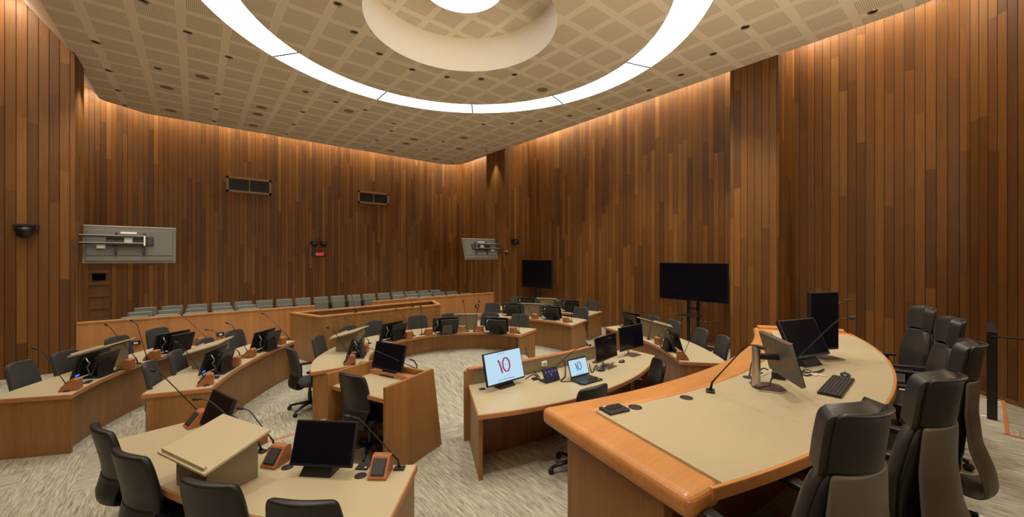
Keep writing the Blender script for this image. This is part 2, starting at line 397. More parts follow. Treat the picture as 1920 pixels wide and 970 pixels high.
for pl in ([(10.985, 12.3), (10.985, 3.8)], [(10.985, 2.83), (10.985, .2), (8.6, -2.185)], [(9.785, 3.8), (9.785, 2.83)]): bb.wall(pl, -.012, 0, .08)
struct(bb.build('baseboard_right', M['veneer_d']))

# ceiling: rounded slab with the luminous ring and the round drum cut into it
def ceil_boundary(ang, grow=0):
    x0, x1, y0, y1, r = -2.05-grow, 9.82+grow, -.1-grow, 16.3+grow, .95+grow
    dx, dy = math.cos(ang), math.sin(ang)
    lo, hi = 0, 30
    def inside(x, y):
        if not (x0 < x < x1 and y0 < y < y1): return False
        if x < x0+r and y > y1-r: return (x-x0)/(.9+grow*.6)+(y1-y)/(.65+grow*.4) > 1      # chamfered corner
        cx = min(max(x, x0+r), x1-r); cy = min(max(y, y0+r), y1-r)
        return math.hypot(x-cx, y-cy) < r or (x0+r <= x <= x1-r) or (y0+r <= y <= y1-r)
    for _ in range(40):
        mid = (lo+hi)/2
        if inside(RC[0]+dx*mid, RC[1]+dy*mid): lo = mid
        else: hi = mid
    return RC[0]+dx*lo, RC[1]+dy*lo
NA = 480
angs = [2*PI*i/NA for i in range(NA)]
bo = [ceil_boundary(a) for a in angs]; bo2 = [ceil_boundary(a, .62) for a in angs]
RI, RO, RD = 3.79, 4.45, 1.79
def circle(r): return [(RC[0]+r*math.cos(a), RC[1]+r*math.sin(a)) for a in angs]
def annulus(mb, A, B, za, zb, flip=False):
    n = len(A); vs = [(*p, za) for p in A]+[(*p, zb) for p in B]
    fs = [(i, (i+1) % n, n+(i+1) % n, n+i) for i in range(n)]
    return mb.add(vs, fs)
cm = MB(); annulus(cm, bo, circle(RO), ZC, ZC); annulus(cm, circle(RI), circle(RD), ZC, ZC)
ceiling = struct(cm.build('ceiling', M['ceil']))
em = MB(); annulus(em, bo, bo2, ZC, 7.62); annulus(em, circle(RO), circle(RO), ZC, ZC+.06); annulus(em, circle(RI), circle(RI), ZC, ZC+.06)
struct(em.build('trim_3', M['white'], smooth=False))
dr = MB(); annulus(dr, circle(RD), circle(RD), ZC, ZC+.78)
struct(dr.build('trim_4', M['drum'], smooth=True))
tm = MB(); annulus(tm, circle(RD), circle(.01), ZC+.78, ZC+.78)
struct(tm.build('ceiling_3', M['ceil']))
# luminous ring: ten curved panels with dark joints
rl = thing('ring_light', 'large luminous white ring set flush in the perforated ceiling', 'ceiling light', (RC[0], RC[1], ZC))
for k in range(10):
    a0 = -18+36*k; g = .26
    o = circ((0, 0), RO-.004, a0+g, a0+36-g, 24); i = circ((0, 0), RI+.004, a0+g, a0+36-g, 24)
    MB().ring(o, i, .008, .03, close=False).build('light_panel', M['ring'], rl)
for k in range(10):
    a = math.radians(-18+36*k); MB().box(((RO+RI)/2, 0, .016), (RO-RI-.004, .034, .028), Matrix.Rotation(a, 4, 'Z')).build('joint', M['rubber'], rl)
MB().ring(circ((0, 0), RO, 0, 360, 120), circ((0, 0), RI, 0, 360, 120), .035, .05, close=False).build('backing', M['black'], rl)
lp = thing('disc_light', 'round glowing lamp at the top of the ceiling drum', 'ceiling light', (RC[0], RC[1], ZC+.78))
MB().lathe([(.78, -.012), (.78, -.03), (0, -.03)], k=64).build('diffuser', M['lamp'], lp)
MB().lathe([(.80, 0), (.80, -.025), (.785, -.025), (.785, 0)], k=64).build('rim', M['white'], lp)

# ------------------------------------------------------------------ downlights and ceiling loudspeakers
dl0 = thing('downlight', '', 'downlight', (0, 0, ZC), 0, 'recessed downlights')
MB().lathe([(.045, -.001), (.075, -.001), (.075, -.006), (.066, -.012), (.050, -.008), (.045, -.001)], k=20).build('trim_ring', M['metal'], dl0, smooth=True)
MB().lathe([(.046, -.003), (.03, -.012), (.012, -.018), (0, -.019)], k=20).build('lens', M['dmetal'], dl0, smooth=True)
inner = [(2.27*math.cos(math.radians(90+22.5+i*-22.5)), 2.27*math.sin(math.radians(90+22.5-22.5*i))) for i in range(16)]
used = False
def downlight(x, y, label, lit=True, aim=None, watts=None):
    global used
    if not used:
        dl0.location = (x, y, ZC); dl0['label'] = label; used = True
    else: dup(dl0, (x, y, ZC), random.random()*6, label)
    if lit: light_spot('downlight_beam', (x, y, ZC-.03), aim or (x, y, 0), watts or SPOT_W)
pts = [(1.92, 7.11), (2.41, 7.8), (3.09, 8.29), (3.94, 8.49), (4.76, 8.31), (5.47, 7.87), (5.96, 7.17)]
for i, (x, y) in enumerate(pts): downlight(x, y, 'chrome downlight close around the ceiling drum, %s from the left' % ORD[i], lit=(i % 2 == 1))
for i, (x, y) in enumerate([(-.68, 9.15), (-.11, 9.87), (.58, 10.53), (2.28, 11.44), (3.09, 11.64), (3.94, 11.72), (5.07, 12.34)]):
    downlight(x, y, 'downlight just outside the far left sweep of the luminous ring, %s from the left' % ORD[i], lit=(i % 2 == 0))
for i, (x, y) in enumerate([(7.39, 10.51), (8.06, 9.83), (8.64, 9.09), (9.02, 8.17), (9.27, 7.24), (9.26, 5.59), (9.07, 4.63), (8.68, 3.71), (8.14, 2.89), (9.4, 1.26)]):
    downlight(x, y, 'downlight between the luminous ring and the right ceiling edge, %s from the far end' % ORD[i], lit=(i % 2 == 0))
for r, (y, nm) in enumerate([(15.78, 'row nearest the back wall'), (14.48, 'second row from the back wall'), (13.08, 'third row from the back wall')]):
    for i, x in enumerate([-1.57, .48, 2.53, 5.3, 7.33, 9.35]):
        downlight(x, y, 'small downlight in the %s, %s from the left' % (nm, ORD[i]), lit=(r == 1))
for i, (x, y) in enumerate([(-1.57, 11.52), (-.67, 12.2)]): downlight(x, y, 'small downlight near the left ceiling edge, %s from the left' % ORD[i], lit=(i == 0))
# downlights over the near part of the room, seen only by their light
for x, y in ((1.2, 2.4), (3.95, 1.2), (-.2, 4.2), (6.6, 1.9), (4.0, 3.6), (6.9, 3.3)): light_spot('downlight_beam', (x, y, ZC-.03), (x, y, 0), SPOT_W)
# scallops on the piers
light_spot('pier_beam_far', (9.45, 12.9, ZC-.03), (9.62, 12.92, 2.2), PIER_W, .85, .6)
light_spot('pier_beam_near', (8.68, 3.6, ZC-.03), (9.8, 3.3, 1.6), PIER_W*.9, .95, 1)
light_spot('pier_beam_left', (-1.45, 12.87, ZC-.03), (-1.98, 12.87, 3.4), PIER_W*1.3, 1.15, .7)
sp0 = thing('ceiling_speaker', '', 'speaker', (0, 0, ZC), 0, 'round ceiling loudspeakers')
MB().lathe([(.145, -.001), (.145, -.006), (.13, -.01), (0, -.01)], k=28).build('grille', plain('ceiling_speaker_mesh', (.26, .20, .125), .7), sp0, smooth=False)
MB().ring(circ((0, 0), .155, 0, 360, 28), circ((0, 0), .145, 0, 360, 28), -.008, -.001, close=False).build('rim', M['plain_ceil'], sp0)
us = False
for x, y, lab in [(.14, 12.09, 'round ceiling loudspeaker largest and nearest on the left'), (-.56, 13.43, 'round ceiling loudspeaker left of the largest one'), (-.56, 15.46, 'round ceiling loudspeaker in the far left corner of the ceiling'),
                  (1.51, 13.45, 'upper of three loudspeakers in a line left of centre'), (1.5, 14.16, 'middle of three loudspeakers in a line left of centre'), (1.51, 15.47, 'lowest of three loudspeakers in a line left of centre'),
                  (3.58, 12.12, 'round ceiling loudspeaker alone beyond the ring, left of centre'), (6.32, 13.49, 'upper of three loudspeakers in a line right of centre'), (6.33, 14.17, 'middle of three loudspeakers in a line right of centre'), (6.3, 15.56, 'lowest of three loudspeakers in a line right of centre'),
                  (7.66, 12.13, 'round ceiling loudspeaker just beyond the ring near the right edge'), (8.32, 13.5, 'round ceiling loudspeaker near the far right edge of the ceiling'), (8.35, 15.58, 'round ceiling loudspeaker in the far right corner of the ceiling'),
                  (7.06, 7.35, 'round ceiling loudspeaker inside the luminous ring on the right')]:
    if not us: sp0.location = (x, y, ZC); sp0['label'] = lab; us = True
    else: dup(sp0, (x, y, ZC), 0, lab)

# ------------------------------------------------------------------ desks
ZT = .74
def slab(root, poly, z, t=.055, inset=.012, top='lam', edge='edge', bevel=.004):
    MB().prism(poly, z-t, z-.003).build('edge_band', M[edge], root, world=True, bevel=bevel)
    MB().prism(offset(poly, inset), z-.006, z).build('worktop', M[top], root, world=True)
def mid(poly): return (sum(p[0] for p in poly)/len(poly), sum(p[1] for p in poly)/len(poly), 0)
def desk(label, front, back, recess=.10, end=.05, modesty=.0, z0f=0, name='curved_desk', group='curved counsel desks'):
    """front = arc on the room side, back = arc on the chair side (same direction)"""
    poly = front+back[::-1]
    r = thing(name, label, 'desk', mid(poly), 0, group)
    slab(r, poly, ZT)
    ctr = Vector(mid(poly)[:2])
    def toward(p, q, d):
        v = Vector(q)-Vector(p); return tuple(Vector(p)+v.normalized()*d)
    fp = [toward(f, back[min(len(back)-1, int(i*len(back)/len(front)))], recess) for i, f in enumerate(front)]
    s = .03
    fp[0] = toward(fp[0], fp[1], end); fp[-1] = toward(fp[-1], fp[-2], end)
    MB().ring(fp, [toward(p, back[min(len(back)-1, int(i*len(back)/len(front)))], s) for i, p in enumerate(fp)], z0f, ZT-.055, close=False).build('front_panel', M['veneer'], r, world=True)
    for f, b, f2, b2 in ((front[0], back[0], front[1], back[1]), (front[-1], back[-1], front[-2], back[-2])):
        a = toward(f, b, .03); c = toward(b, f, .05)
        a, c = toward(a, f2, .02), toward(c, b2, .02)
        a2, c2 = toward(a, f2, .035), toward(c, b2, .035)
        MB().prism([a, c, c2, a2], 0, ZT-.055).build('end_panel', M['veneer'], r, world=True, bevel=.003)
    return r
LRf = arc3((-1.18, 7.18), (-.72, 8.47), (.35, 9.75)); LRb = arc3((-1.95, 7.55), (-1.10, 9.2), (-.20, 10.40))
LFf = arc3((.17, 6.39), (.84, 7.88), (1.6, 8.9)); LFb = arc3((-.52, 6.62), (.03, 8.05), (1.05, 9.35))
desk('long curved counsel desk at the left rear, nearest the left wall', LRf, LRb)
desk('long curved counsel desk in front of the left rear one, with lectern and two monitors', LFf, LFb)
Cf = circ(HC, 1.68, 170, 14, 48); Cb = circ(HC, 2.55, 173, 17, 48)
desk('horseshoe shaped desk in the middle of the room facing the bench', Cf, Cb, recess=.15, z0f=.0, name='horseshoe_desk', group=None)
RMf = arc3((7.27, 6.5), (7.14, 7.9), (6.4, 8.80)); RMb = arc3((8.26, 6.84), (8.02, 8.35), (7.1, 9.5))
RBf = arc3((8.89, 7.29), (8.45, 8.75), (7.45, 10.0)); RBb = arc3((9.91, 7.59), (9.3, 9.3), (8.1, 10.8))
RNf = arc3((6.12, 3.14), (7.10, 4.38), (7.70, 5.85)); RNb = arc3((6.61, 2.58), (7.88, 4.00), (8.60, 5.75))
desk('curved counsel desk on the right just beyond the horseshoe desk', RMf, RMb)
desk('curved counsel desk at the right rear, farthest back beside the timber wall', RBf, RBb)
desk('curved counsel desk on the right beyond the clerk desk, below the wide black television', RNf, RNb)
TBf = arc3((.10, 5.27), (.52, 3.97), (1.42, 2.96)); TBb = arc3((-.58, 5.16), (-.11, 3.69), (.93, 2.38))
desk('beige topped table at the lower left with a lectern on it', TBf, TBb, name='counsel_table', group=None)

# clerk desk
CKf = arc3((2.36, 3.46), (4.25, 3.09), (6.18, 3.62)); CKb = arc3((2.82, 4.36), (4.08, 4.17), (6.23, 4.28))
ck = thing('clerk_desk', 'curved desk below the bench with lit monitor, laptop and dual screens', 'desk', mid(CKf+CKb))
slab(ck, CKf+CKb[::-1], ZT, edge='edge')
up = CKb[:20]
MB().ring(line_off(up, -.004), line_off(up, .05), ZT-.02, .93, close=False).build('upstand', M['dlam'], ck, world=True)
MB().ring(line_off(up, -.012), line_off(up, .065), .93, .955, close=False).build('upstand_cap', M['edge'], ck, world=True, bevel=.004)
MB().ring(line_off(up, .05), line_off(up, .065), 0, .93, close=False).build('front_panel', M['veneer'], ck, world=True)
MB().prism([(2.84, 4.38), (2.40, 3.50), (2.44, 3.48), (2.89, 4.37)], 0, ZT-.055).build('end_panel', M['veneer'], ck, world=True, bevel=.003)
MB().prism([(2.76, 4.38), (2.83, 4.42), (2.9, 4.40), (2.88, 4.33)], 0, .93).build('end_panel', M['veneer'], ck, world=True, bevel=.003)
md = arc3((2.66, 3.95), (4.25, 3.72), (6.1, 4.05))
MB().wall(md, .03, 0, ZT-.055).build('modesty_panel', M['veneer_d'], ck, world=True)
MB().prism([(6.14, 3.66), (6.2, 4.25), (6.16, 4.25), (6.10, 3.66)], 0, ZT-.055).build('end_panel', M['veneer'], ck, world=True, bevel=.003)

# witness box
wb = thing('witness_box', 'timber witness box with slanted side panel, beige shelf and chair', 'witness box', (1.8, 4.75, 0))
A0, A1, B0, B1 = Vector((1.23, 5.08)), Vector((1.96, 5.37)), Vector((1.60, 4.10)), Vector((2.34, 4.42))
dx = (A1-A0).normalized(); dy = (A0-B0).normalized()
ZR, ZW = 1.03, .875
def slant_panel(name, p, q, t, flare):
    n = Vector((-(q-p).y, (q-p).x)).normalized()*t; f = (q-p).normalized()*flare
    v = []
    for base, z in ((0, 0), (1, ZR)):
        pp, qq = (p, q) if base else (p, q+f)
        v += [(*pp, z), (*qq, z), (*(qq+n), z), (*(pp+n), z)]
    MB().add(v, [(0, 3, 2, 1), (4, 5, 6, 7), (0, 1, 5, 4), (1, 2, 6, 5), (2, 3, 7, 6), (3, 0, 4, 7)]).build(name, M['veneer_d' if 0 else 'veneer'], wb, world=True, bevel=.004)
slant_panel('side_panel', B0, B1, .045, .17); slant_panel('side_panel', A0, A1, -.045, .10)
v = []
f = dx*.12
for z, o in ((0, f), (ZR-.035, Vector((0, 0)))):
    v += [(*(B1+o), z), (*(A1+o), z), (*(A1+o-dx*.04), z), (*(B1+o-dx*.04), z)]
MB().add(v, [(0, 3, 2, 1), (4, 5, 6, 7), (0, 1, 5, 4), (1, 2, 6, 5), (2, 3, 7, 6), (3, 0, 4, 7)]).build('front_panel', M['veneer'], wb, world=True, bevel=.004)
wp = [tuple(B0+dx*.05+dy*.045), tuple(B1-dx*.04+dy*.045), tuple(A1-dx*.04-dy*.045), tuple(A0+dx*.05-dy*.045)]
slab(wb, wp, ZW, t=.05, inset=.012)
MB().ring([tuple(B1-dx*.16+dy*.045), tuple(A1-dx*.16-dy*.045)], [tuple(B1-dx*.04+dy*.045), tuple(A1-dx*.04-dy*.045)], ZW, ZW+.05, close=False).build('ledge', M['edge'], wb, world=True, bevel=.003)

# the judges' bench
BF = arc3((1.86, 1.95), (4.05, 1.66), (6.40, 2.17), 40); BJ = arc3((7.02, 1.2), (4.1, .43), (1.64, .80), 40)
ZB = 1.41
bench_poly = BF+BJ
bn = thing('judges_bench', 'long curved judges bench with orange timber rim and beige top', 'bench', (4.2, 1.1, 0))
rim_in_f = arc3((2.10, 1.66), (4.05, 1.37), (6.25, 1.90), 40); rim_in_j = list(reversed(BJ))
outer = BF; 
# rim: front band plus two end bands, a C shaped polygon
inner_c = [tuple(Vector((1.68, .90)).lerp(Vector((2.10, 1.66)), 0))]
C_poly = BF+[(7.02, 1.2), (6.74, 1.10)]+list(reversed(rim_in_f))+[(1.885, .765), (1.64, .80)]
rm = MB().prism(C_poly, ZB-.115, ZB).build('rim', M['rim'], bn, world=True, bevel=.042, seg=5)
top_poly = rim_in_f+[(6.74, 1.10)]+arc3((6.74, 1.10), (4.1, .445), (1.885, .765), 40)[1:-1]+[(1.885, .765)]
MB().prism(top_poly, ZB-.05, ZB-.004).build('worktop', M['lam'], bn, world=True)
jj = arc3((6.9, 1.15), (4.1, .43), (1.80, .77), 40)
MB().ring(jj, line_off(jj, -.022) if line_off(jj, -.022)[20][1] > jj[20][1] else line_off(jj, .022), ZB-.065, ZB-.001, close=False).build('edge_band', M['rim'], bn, world=True, bevel=.006)
bf2 = arc3((2.0, 1.83), (4.05, 1.53), (6.28, 2.03), 40)
MB().wall(bf2, -.04, 0, ZB-.115).build('front_panel', M['veneer'], bn, world=True)
MB().prism([(2.0, 1.83), (1.75, .98), (1.80, .96), (2.05, 1.80)], 0, ZB-.115).build('end_panel', M['veneer'], bn, world=True, bevel=.004)
MB().prism([(6.30, 2.03), (6.86, 1.2), (6.81, 1.17), (6.24, 2.0)], 0, ZB-.115).build('end_panel', M['veneer'], bn, world=True, bevel=.004)
MB().ring([(6.42, 2.13), (7.0, 1.24)], [(6.30, 2.06), (6.86, 1.20)], ZB-.02, ZB+.035, close=False).build('end_rail', M['rim'], bn, world=True, bevel=.012)
MB().wall(arc3((2.05, 1.25), (4.1, 1.0), (6.55, 1.5), 30), -.03, ZD, ZB-.06).build('modesty_panel', M['veneer_d'], bn, world=True)

# dock in front of the gallery
dk = thing('dock', 'low timber walled dock in the middle in front of the grey seats', 'dock', (3.85, 10.3, 0))
do = [(2.19, 9.60), (5.44, 9.86), (5.80, 10.95), (1.80, 10.75)]
di = offset(do, .10)
MB().ring(do, offset(do, .05), 0, 1.055).build('panel', M['veneer'], dk, world=True)
MB().ring(offset(do, -.012), di, 1.055, 1.095).build('rail_cap', M['rail'], dk, world=True, bevel=.006)
MB().prism(offset(do, .05), .0, .04).build('platform', M['veneer_d'], dk, world=True)
for k in range(3):
    p = Vector(do[0]).lerp(Vector(do[1]), (.12, .52, .93)[k]); st = MB()
    st.lathe([(0, 0), (.016, 0), (.016, .012), (0, .012)], M=Matrix.Translation((p.x, p.y-.002, .93))@Matrix.Rotation(PI/2, 4, 'X'), k=12); st.build('stud', M['metal'], dk, world=True)

# gallery barrier, two pieces with a gap behind the dock
def barrier(label, pl):
    r = thing('gallery_barrier', label, 'barrier', (*pl[0], 0))
    MB().wall(pl, .06, 0, .985).build('panel', M['rail'], r, world=True)
    wl = line_off(pl, -.02)
    MB().ring(wl, line_off(pl, .09), .985, 1.03, close=False).build('rail_cap', M['rail'], r, world=True, bevel=.008)
    return r
barrier('timber gallery barrier on the left, in front of the grey seats', [(-1.98, 12.42), (2.72, 12.42)])
barrier('timber gallery barrier on the right, beyond the dock', [(4.40, 12.42), (9.25, 12.42)])
def outlet(p, label, rz=0):
    t = thing('wall_outlet', label, 'outlet', p, rz, 'outlet boxes')
    MB().box((0, -.02, 0), (.16, .04, .10)).build('plate', M['dmetal'], t, bevel=.006)
    MB().box((0, -.045, .0), (.07, .012, .04)).build('socket', M['white_p'], t)
for px, py, lab in ((413, 627, 'dark outlet box on the left gallery barrier behind the chairs'), (255, 643, 'dark outlet box at the left end of the gallery barrier'), (894, 574, 'small dark outlet box on the right gallery barrier')):
    x, d = onY(px, 12.42); outlet((x, 12.42, H-(py-CY)*d/F), lab)

# ------------------------------------------------------------------ chairs
def squircle(v, top=.10):       # half width factor that rounds the upper corners
    if v > 1-top:
        t = (v-(1-top))/top; return (1-t**2.6)**(1/2.6)*.22+.78 if t < 1 else .78
    return 1
def interp(tab, v):
    for (a, b) in zip(tab, tab[1:]):
        if a[0] <= v <= b[0]:
            t = (v-a[0])/(b[0]-a[0]); return tuple(x+(y-x)*t for x, y in zip(a[1:], b[1:]))
    return tab[-1][1:]
def back_surface(tab, bow, flat=0):
    """tab rows: v, half width, y, z"""
    def fn(u, v):
        w_, y, z = interp(tab, v); s = 2*u-1
        return (w_*s, y+bow*s*s, z-flat*abs(s)**3)
    return fn
def star_base(t, mat=None, casters=True, R=.31):
    col = MB().lathe([(.028, .10), (.028, .30), (.02, .30), (.02, .42), (.06, .43), (0, .43)], k=14); col.build('column', M['black'], t, smooth=False)
    lg = MB()
    for k in range(5):
        a = 2*PI*k/5+.3
        lg.tube([(0, 0, .12), (.5*R*math.cos(a), .5*R*math.sin(a), .105), (R*math.cos(a), R*math.sin(a), .07)], [.03, .022, .016], 6)
    sb_ = lg.build('star_base', mat or M['black'], t, smooth=True)
    for k in range(5):
        a = 2*PI*k/5+.3
        T = Matrix.Translation((R*math.cos(a), R*math.sin(a), .031))@Matrix.Rotation(a, 4, 'Z')@Matrix.Rotation(PI/2, 4, 'X')
        MB().lathe([(0, -.022), (.026, -.022), (.031, -.014), (.031, .014), (.026, .022), (0, .022)], k=14, M=T).build('caster', M['rubber'], sb_)
def task_chair(name, fab, shell, label, group, arms=True):
    t = thing(name, label, 'chair', (0, 0, 0), 0, group)
    # local +Y is the way the sitter faces
    tab = [(0, .225, -.235, .60), (.3, .243, -.245, .72), (.7, .235, -.285, .92), (.88, .222, -.305, 1.005), (.955, .208, -.312, 1.035), (1, .188, -.316, 1.047)]
    MB().grid(back_surface(tab, .055, .012), 14, 18).build('backrest', fab, t, smooth=True, solid=.05, sub=1)
    tab2 = [(0, .13, -.16, .405), (.12, .165, -.235, .40), (.25, .185, -.285, .425), (.45, .20, -.29, .48), (.8, .212, -.262, .58), (1, .222, -.252, .625)]
    MB().grid(back_surface(tab2, .05, 0), 12, 16).build('back_shell', shell, t, smooth=True, solid=.03, sub=1)
    st = MB()
    pl = circ((0, .03), .245, 0, 360, 28)[:-1]
    pl = [(math.copysign(abs(math.cos(a))**.55, math.cos(a))*.245, .03+math.copysign(abs(math.sin(a))**.55, math.sin(a))*.235) for a in [2*PI*i/28 for i in range(28)]]
    st.prism(pl, .425, .495); st.build('seat', fab, t, bevel=.025, seg=3, smooth=True)
    if arms:
        for s in (-1, 1):
            MB().tube([(s*.20, -.05, .43), (s*.285, -.05, .44), (s*.29, -.05, .60), (s*.29, -.06, .665)], .014, 8).box((s*.29, .0, .675), (.07, .24, .028)).build('armrest', M['black'], t, bevel=.008)
    star_base(t)
    return t
tc = task_chair('task_chair', M['fabric'], M['black'], '', None); tc.scale = (1.02, 1, 1)
tc_used = False
def put(root, p, d, label, group):
    global tc_used
    return dup(root, (p[0], p[1], p[2] if len(p) > 2 else 0), face(d), label, group)
GR = 'charcoal task chairs at the counsel desks'
def chairs_at(pix, labels, rmin, ztop=1.04, ctr=RC, push=.0, grp=GR, turn=None):
    for i, ((px, py), lab) in enumerate(zip(pix, labels)):
        p = spot(px, py, ztop); o = outward(p, ctr)
        rr = max((Vector((p.x, p.y))-Vector(ctr)).length, rmin)
        p = Vector(ctr)+o*(rr-.30)                        # the back top sits .3 behind the chair centre
        f = -o
        if turn and turn[i]: a = math.radians(turn[i]); f = Vector((f.x*math.cos(a)-f.y*math.sin(a), f.x*math.sin(a)+f.y*math.cos(a)))
        put(tc, (p.x, p.y, 0), f, lab, grp)
chairs_at([(30, 680), (115, 660), (215, 632), (291, 616)], ['charcoal task chair behind the left rear desk, %s' % s for s in ('nearest, cut by the left frame edge', 'second from the near end', 'third from the near end', 'farthest from the camera')], 5.98)
chairs_at([(274, 681), (331, 659), (393, 636), (450, 620)], ['charcoal task chair behind the front left desk, %s' % s for s in ('nearest, at the desk corner', 'second from the near end', 'third from the near end', 'farthest from the camera')], 4.42)
put(tc, spot(581, 768, 0), (1, .05), 'charcoal task chair at the rounded left end of the horseshoe desk', GR)
chairs_at([(603, 631), (662, 613), (713, 604), (790, 595), (849, 594), (913, 593), (975, 590)],
          ['charcoal task chair behind the horseshoe desk, %s from its left end' % s for s in ORD[:6]] + ['charcoal task chair behind the right end of the horseshoe desk'], 2.66, ctr=HC)
chairs_at([(922, 570), (974, 571), (1015, 575), (1088, 577)], ['charcoal task chair behind the desk right of the horseshoe, %s' % s for s in ('leftmost', 'second from the left', 'third from the left', 'rightmost at the corner')], 4.50)
chairs_at([(969, 558), (1015, 559), (1060, 562), (1110, 565)], ['charcoal task chair behind the far right rear desk, %s' % s for s in ('leftmost', 'second from the left', 'third from the left', 'rightmost against the timber wall')], 6.08)
chairs_at([(1213, 594), (1258, 602), (1317, 617), (1361, 631)], ['charcoal task chair behind the right desk under the television, %s' % s for s in ('farthest', 'second from the far end', 'third from the far end', 'nearest, at the pointed corner')], 4.70)
bpy.data.objects.remove(tc) if False else None
lc = task_chair('leather_chair', M['leather'], M['leather'], '', None)
GL = 'black leather chairs at the lower table'
for (px, py), lab, g, f in [((182, 800), 'black leather chair at the far left of the lower table', GL, None), ((232, 848), 'black leather chair second from the left at the lower table', GL, None),
                      ((382, 903), 'black leather chair in front of the table lectern, cut by the bottom edge', GL, None), ((560, 938), 'black leather chair in front of the table monitor, lowest in the picture', GL, None)]:
    p = spot(px, py, 1.05); o = outward(p); p = p-Vector((o.x, o.y, 0))*.30
    put(lc, (p.x, p.y, 0), -o, lab, g)
p = spot(664, 699, 1.10); put(lc, (p.x+.22, p.y+.10, .05), dx, 'black leather chair inside the witness box', 'black leather chairs')
p = spot(1120, 728, 1.02); put(lc, (p.x, p.y+.30, 0), (.08, 1), 'black leather chair at the clerk desk, its top edge showing above the bench rim', 'black leather chairs')
p = spot(1243, 682, 1.02); put(lc, (p.x-.15, p.y+.26, 0), (-.75, .65), 'black leather chair turned sideways at the right end of the clerk desk', 'black leather chairs')
def drop(root):
    for c in list(root.children): drop(c)
    bpy.data.objects.remove(root)
drop(tc); drop(lc)

def judge_chair():
    t = thing('judge_chair', '', 'chair', (0, 0, 0), 0, 'high-backed judges chairs')
    L, S = M['leather2'], M['shell']
    tabh = [(0, .148, -.225, 1.02), (.08, .155, -.228, 1.03), (.5, .155, -.240, 1.13), (.85, .150, -.252, 1.215), (.95, .145, -.262, 1.24), (1, .135, -.272, 1.248)]
    MB().grid(back_surface(tabh, .055, .004), 16, 14).build('headrest', L, t, smooth=True, solid=.07, bevel=.02, sub=1)
    MB().grid(back_surface([(v, w_*1.0, y-.045, z+.002) for v, w_, y, z in tabh], .055, .004), 16, 14).build('headrest_back', M['leather'], t, smooth=True, solid=.02, bevel=.006)
    tabb = [(0, .185, -.165, .50), (.2, .215, -.175, .62), (.5, .225, -.190, .78), (.8, .185, -.212, .94), (.97, .150, -.222, 1.01), (1, .14, -.223, 1.015)]
    MB().grid(back_surface(tabb, .055, 0), 14, 16).build('backrest', L, t, smooth=True, solid=.055, sub=1)
    MB().grid(back_surface([(v, w_*.99, y-.042, z) for v, w_, y, z in tabb], .055, 0), 14, 16).build('back_frame', M['leather'], t, smooth=True, solid=.02, sub=1)
    tabs = [(0, .14, -.20, .33), (.06, .185, -.30, .315), (.14, .215, -.355, .35), (.3, .215, -.34, .46), (.5, .203, -.288, .62), (.75, .182, -.270, .82), (.97, .158, -.277, 1.01), (1, .155, -.278, 1.022)]
    MB().grid(back_surface(tabs, .045, 0), 14, 20).build('back_shell', S, t, smooth=True, solid=.02, sub=1)
    pl = [(math.copysign(abs(math.cos(a))**.5, math.cos(a))*.26, .04+math.copysign(abs(math.sin(a))**.5, math.sin(a))*.25) for a in [2*PI*i/28 for i in range(28)]]
    MB().prism(pl, .42, .50).build('seat', L, t, bevel=.03, seg=3, smooth=True)
    for s in (-1, 1):
        MB().box((s*.30, .07, .665), (.075, .38, .03)).box((s*.30, -.03, .55), (.035, .06, .22)).box((s*.25, -.03, .44), (.14, .06, .025)).build('armrest', M['black'], t, bevel=.01)
    star_base(t, M['black'], R=.33)
    return t
jc = judge_chair()
first = True
for (px, py, f, lab) in [(1745, 578, (-.50, .87), 'far end'), (1803, 599, (-.32, .95), 'second from the far end'), (1838, 644, (.0, 1), 'middle one'), (1790, 706, (.25, .97), 'fourth from the far end'), (1642, 770, (.33, .94), 'nearest')]:
    p = spot(px, py, ZD+1.25); f = Vector(f).normalized(); q = Vector((p.x, p.y))+f*.285
    lb = 'leather judge chair behind the bench, ' + {'far end': 'at the far end with its front in view', 'second from the far end': 'second from the far end', 'middle one': 'middle one of the five', 'fourth from the far end': 'second nearest, grey shell in view', 'nearest': 'nearest, cut by the bottom edge'}[lab]
    if first: jc.location = (q.x, q.y, ZD); jc.rotation_euler = (0, 0, face(f)); jc['label'] = lb; first = False
    else: dup(jc, (q.x, q.y, ZD), face(f), lb)

# ------------------------------------------------------------------ things on the desks
def place(builder, p, d): return builder((p[0], p[1], p[2]), face(d))
# speaker boxes
def speaker_proto():
    t = thing('speaker_box', '', 'speaker', (0, 0, 0), 0, 'wedge shaped timber speaker boxes')
    MB().prof([(-.085, 0), (-.085, .155), (-.055, .17), (.0, .165), (.125, .02), (.125, 0)], -.085, .085).build('cabinet', M['redwood'], t, bevel=.004)
    a = math.atan2(.145, .125)
    T = Matrix.Translation((0, .066, .0955))@Matrix.Rotation(-a, 4, 'X')
    MB().box((0, 0, 0), (.125, .15, .008), T).build('frame', M['black'], t, bevel=.003)
    MB().box((0, 0, .005), (.108, .13, .005), T).build('grille', M['grille'], [c for c in t.children if c.name.startswith('frame')][0], bevel=.002)
    t.scale = (.84, .84, .84)
    return t
sbp = speaker_proto()
def speaker(p, d, label): return dup(sbp, p, face(d), label)
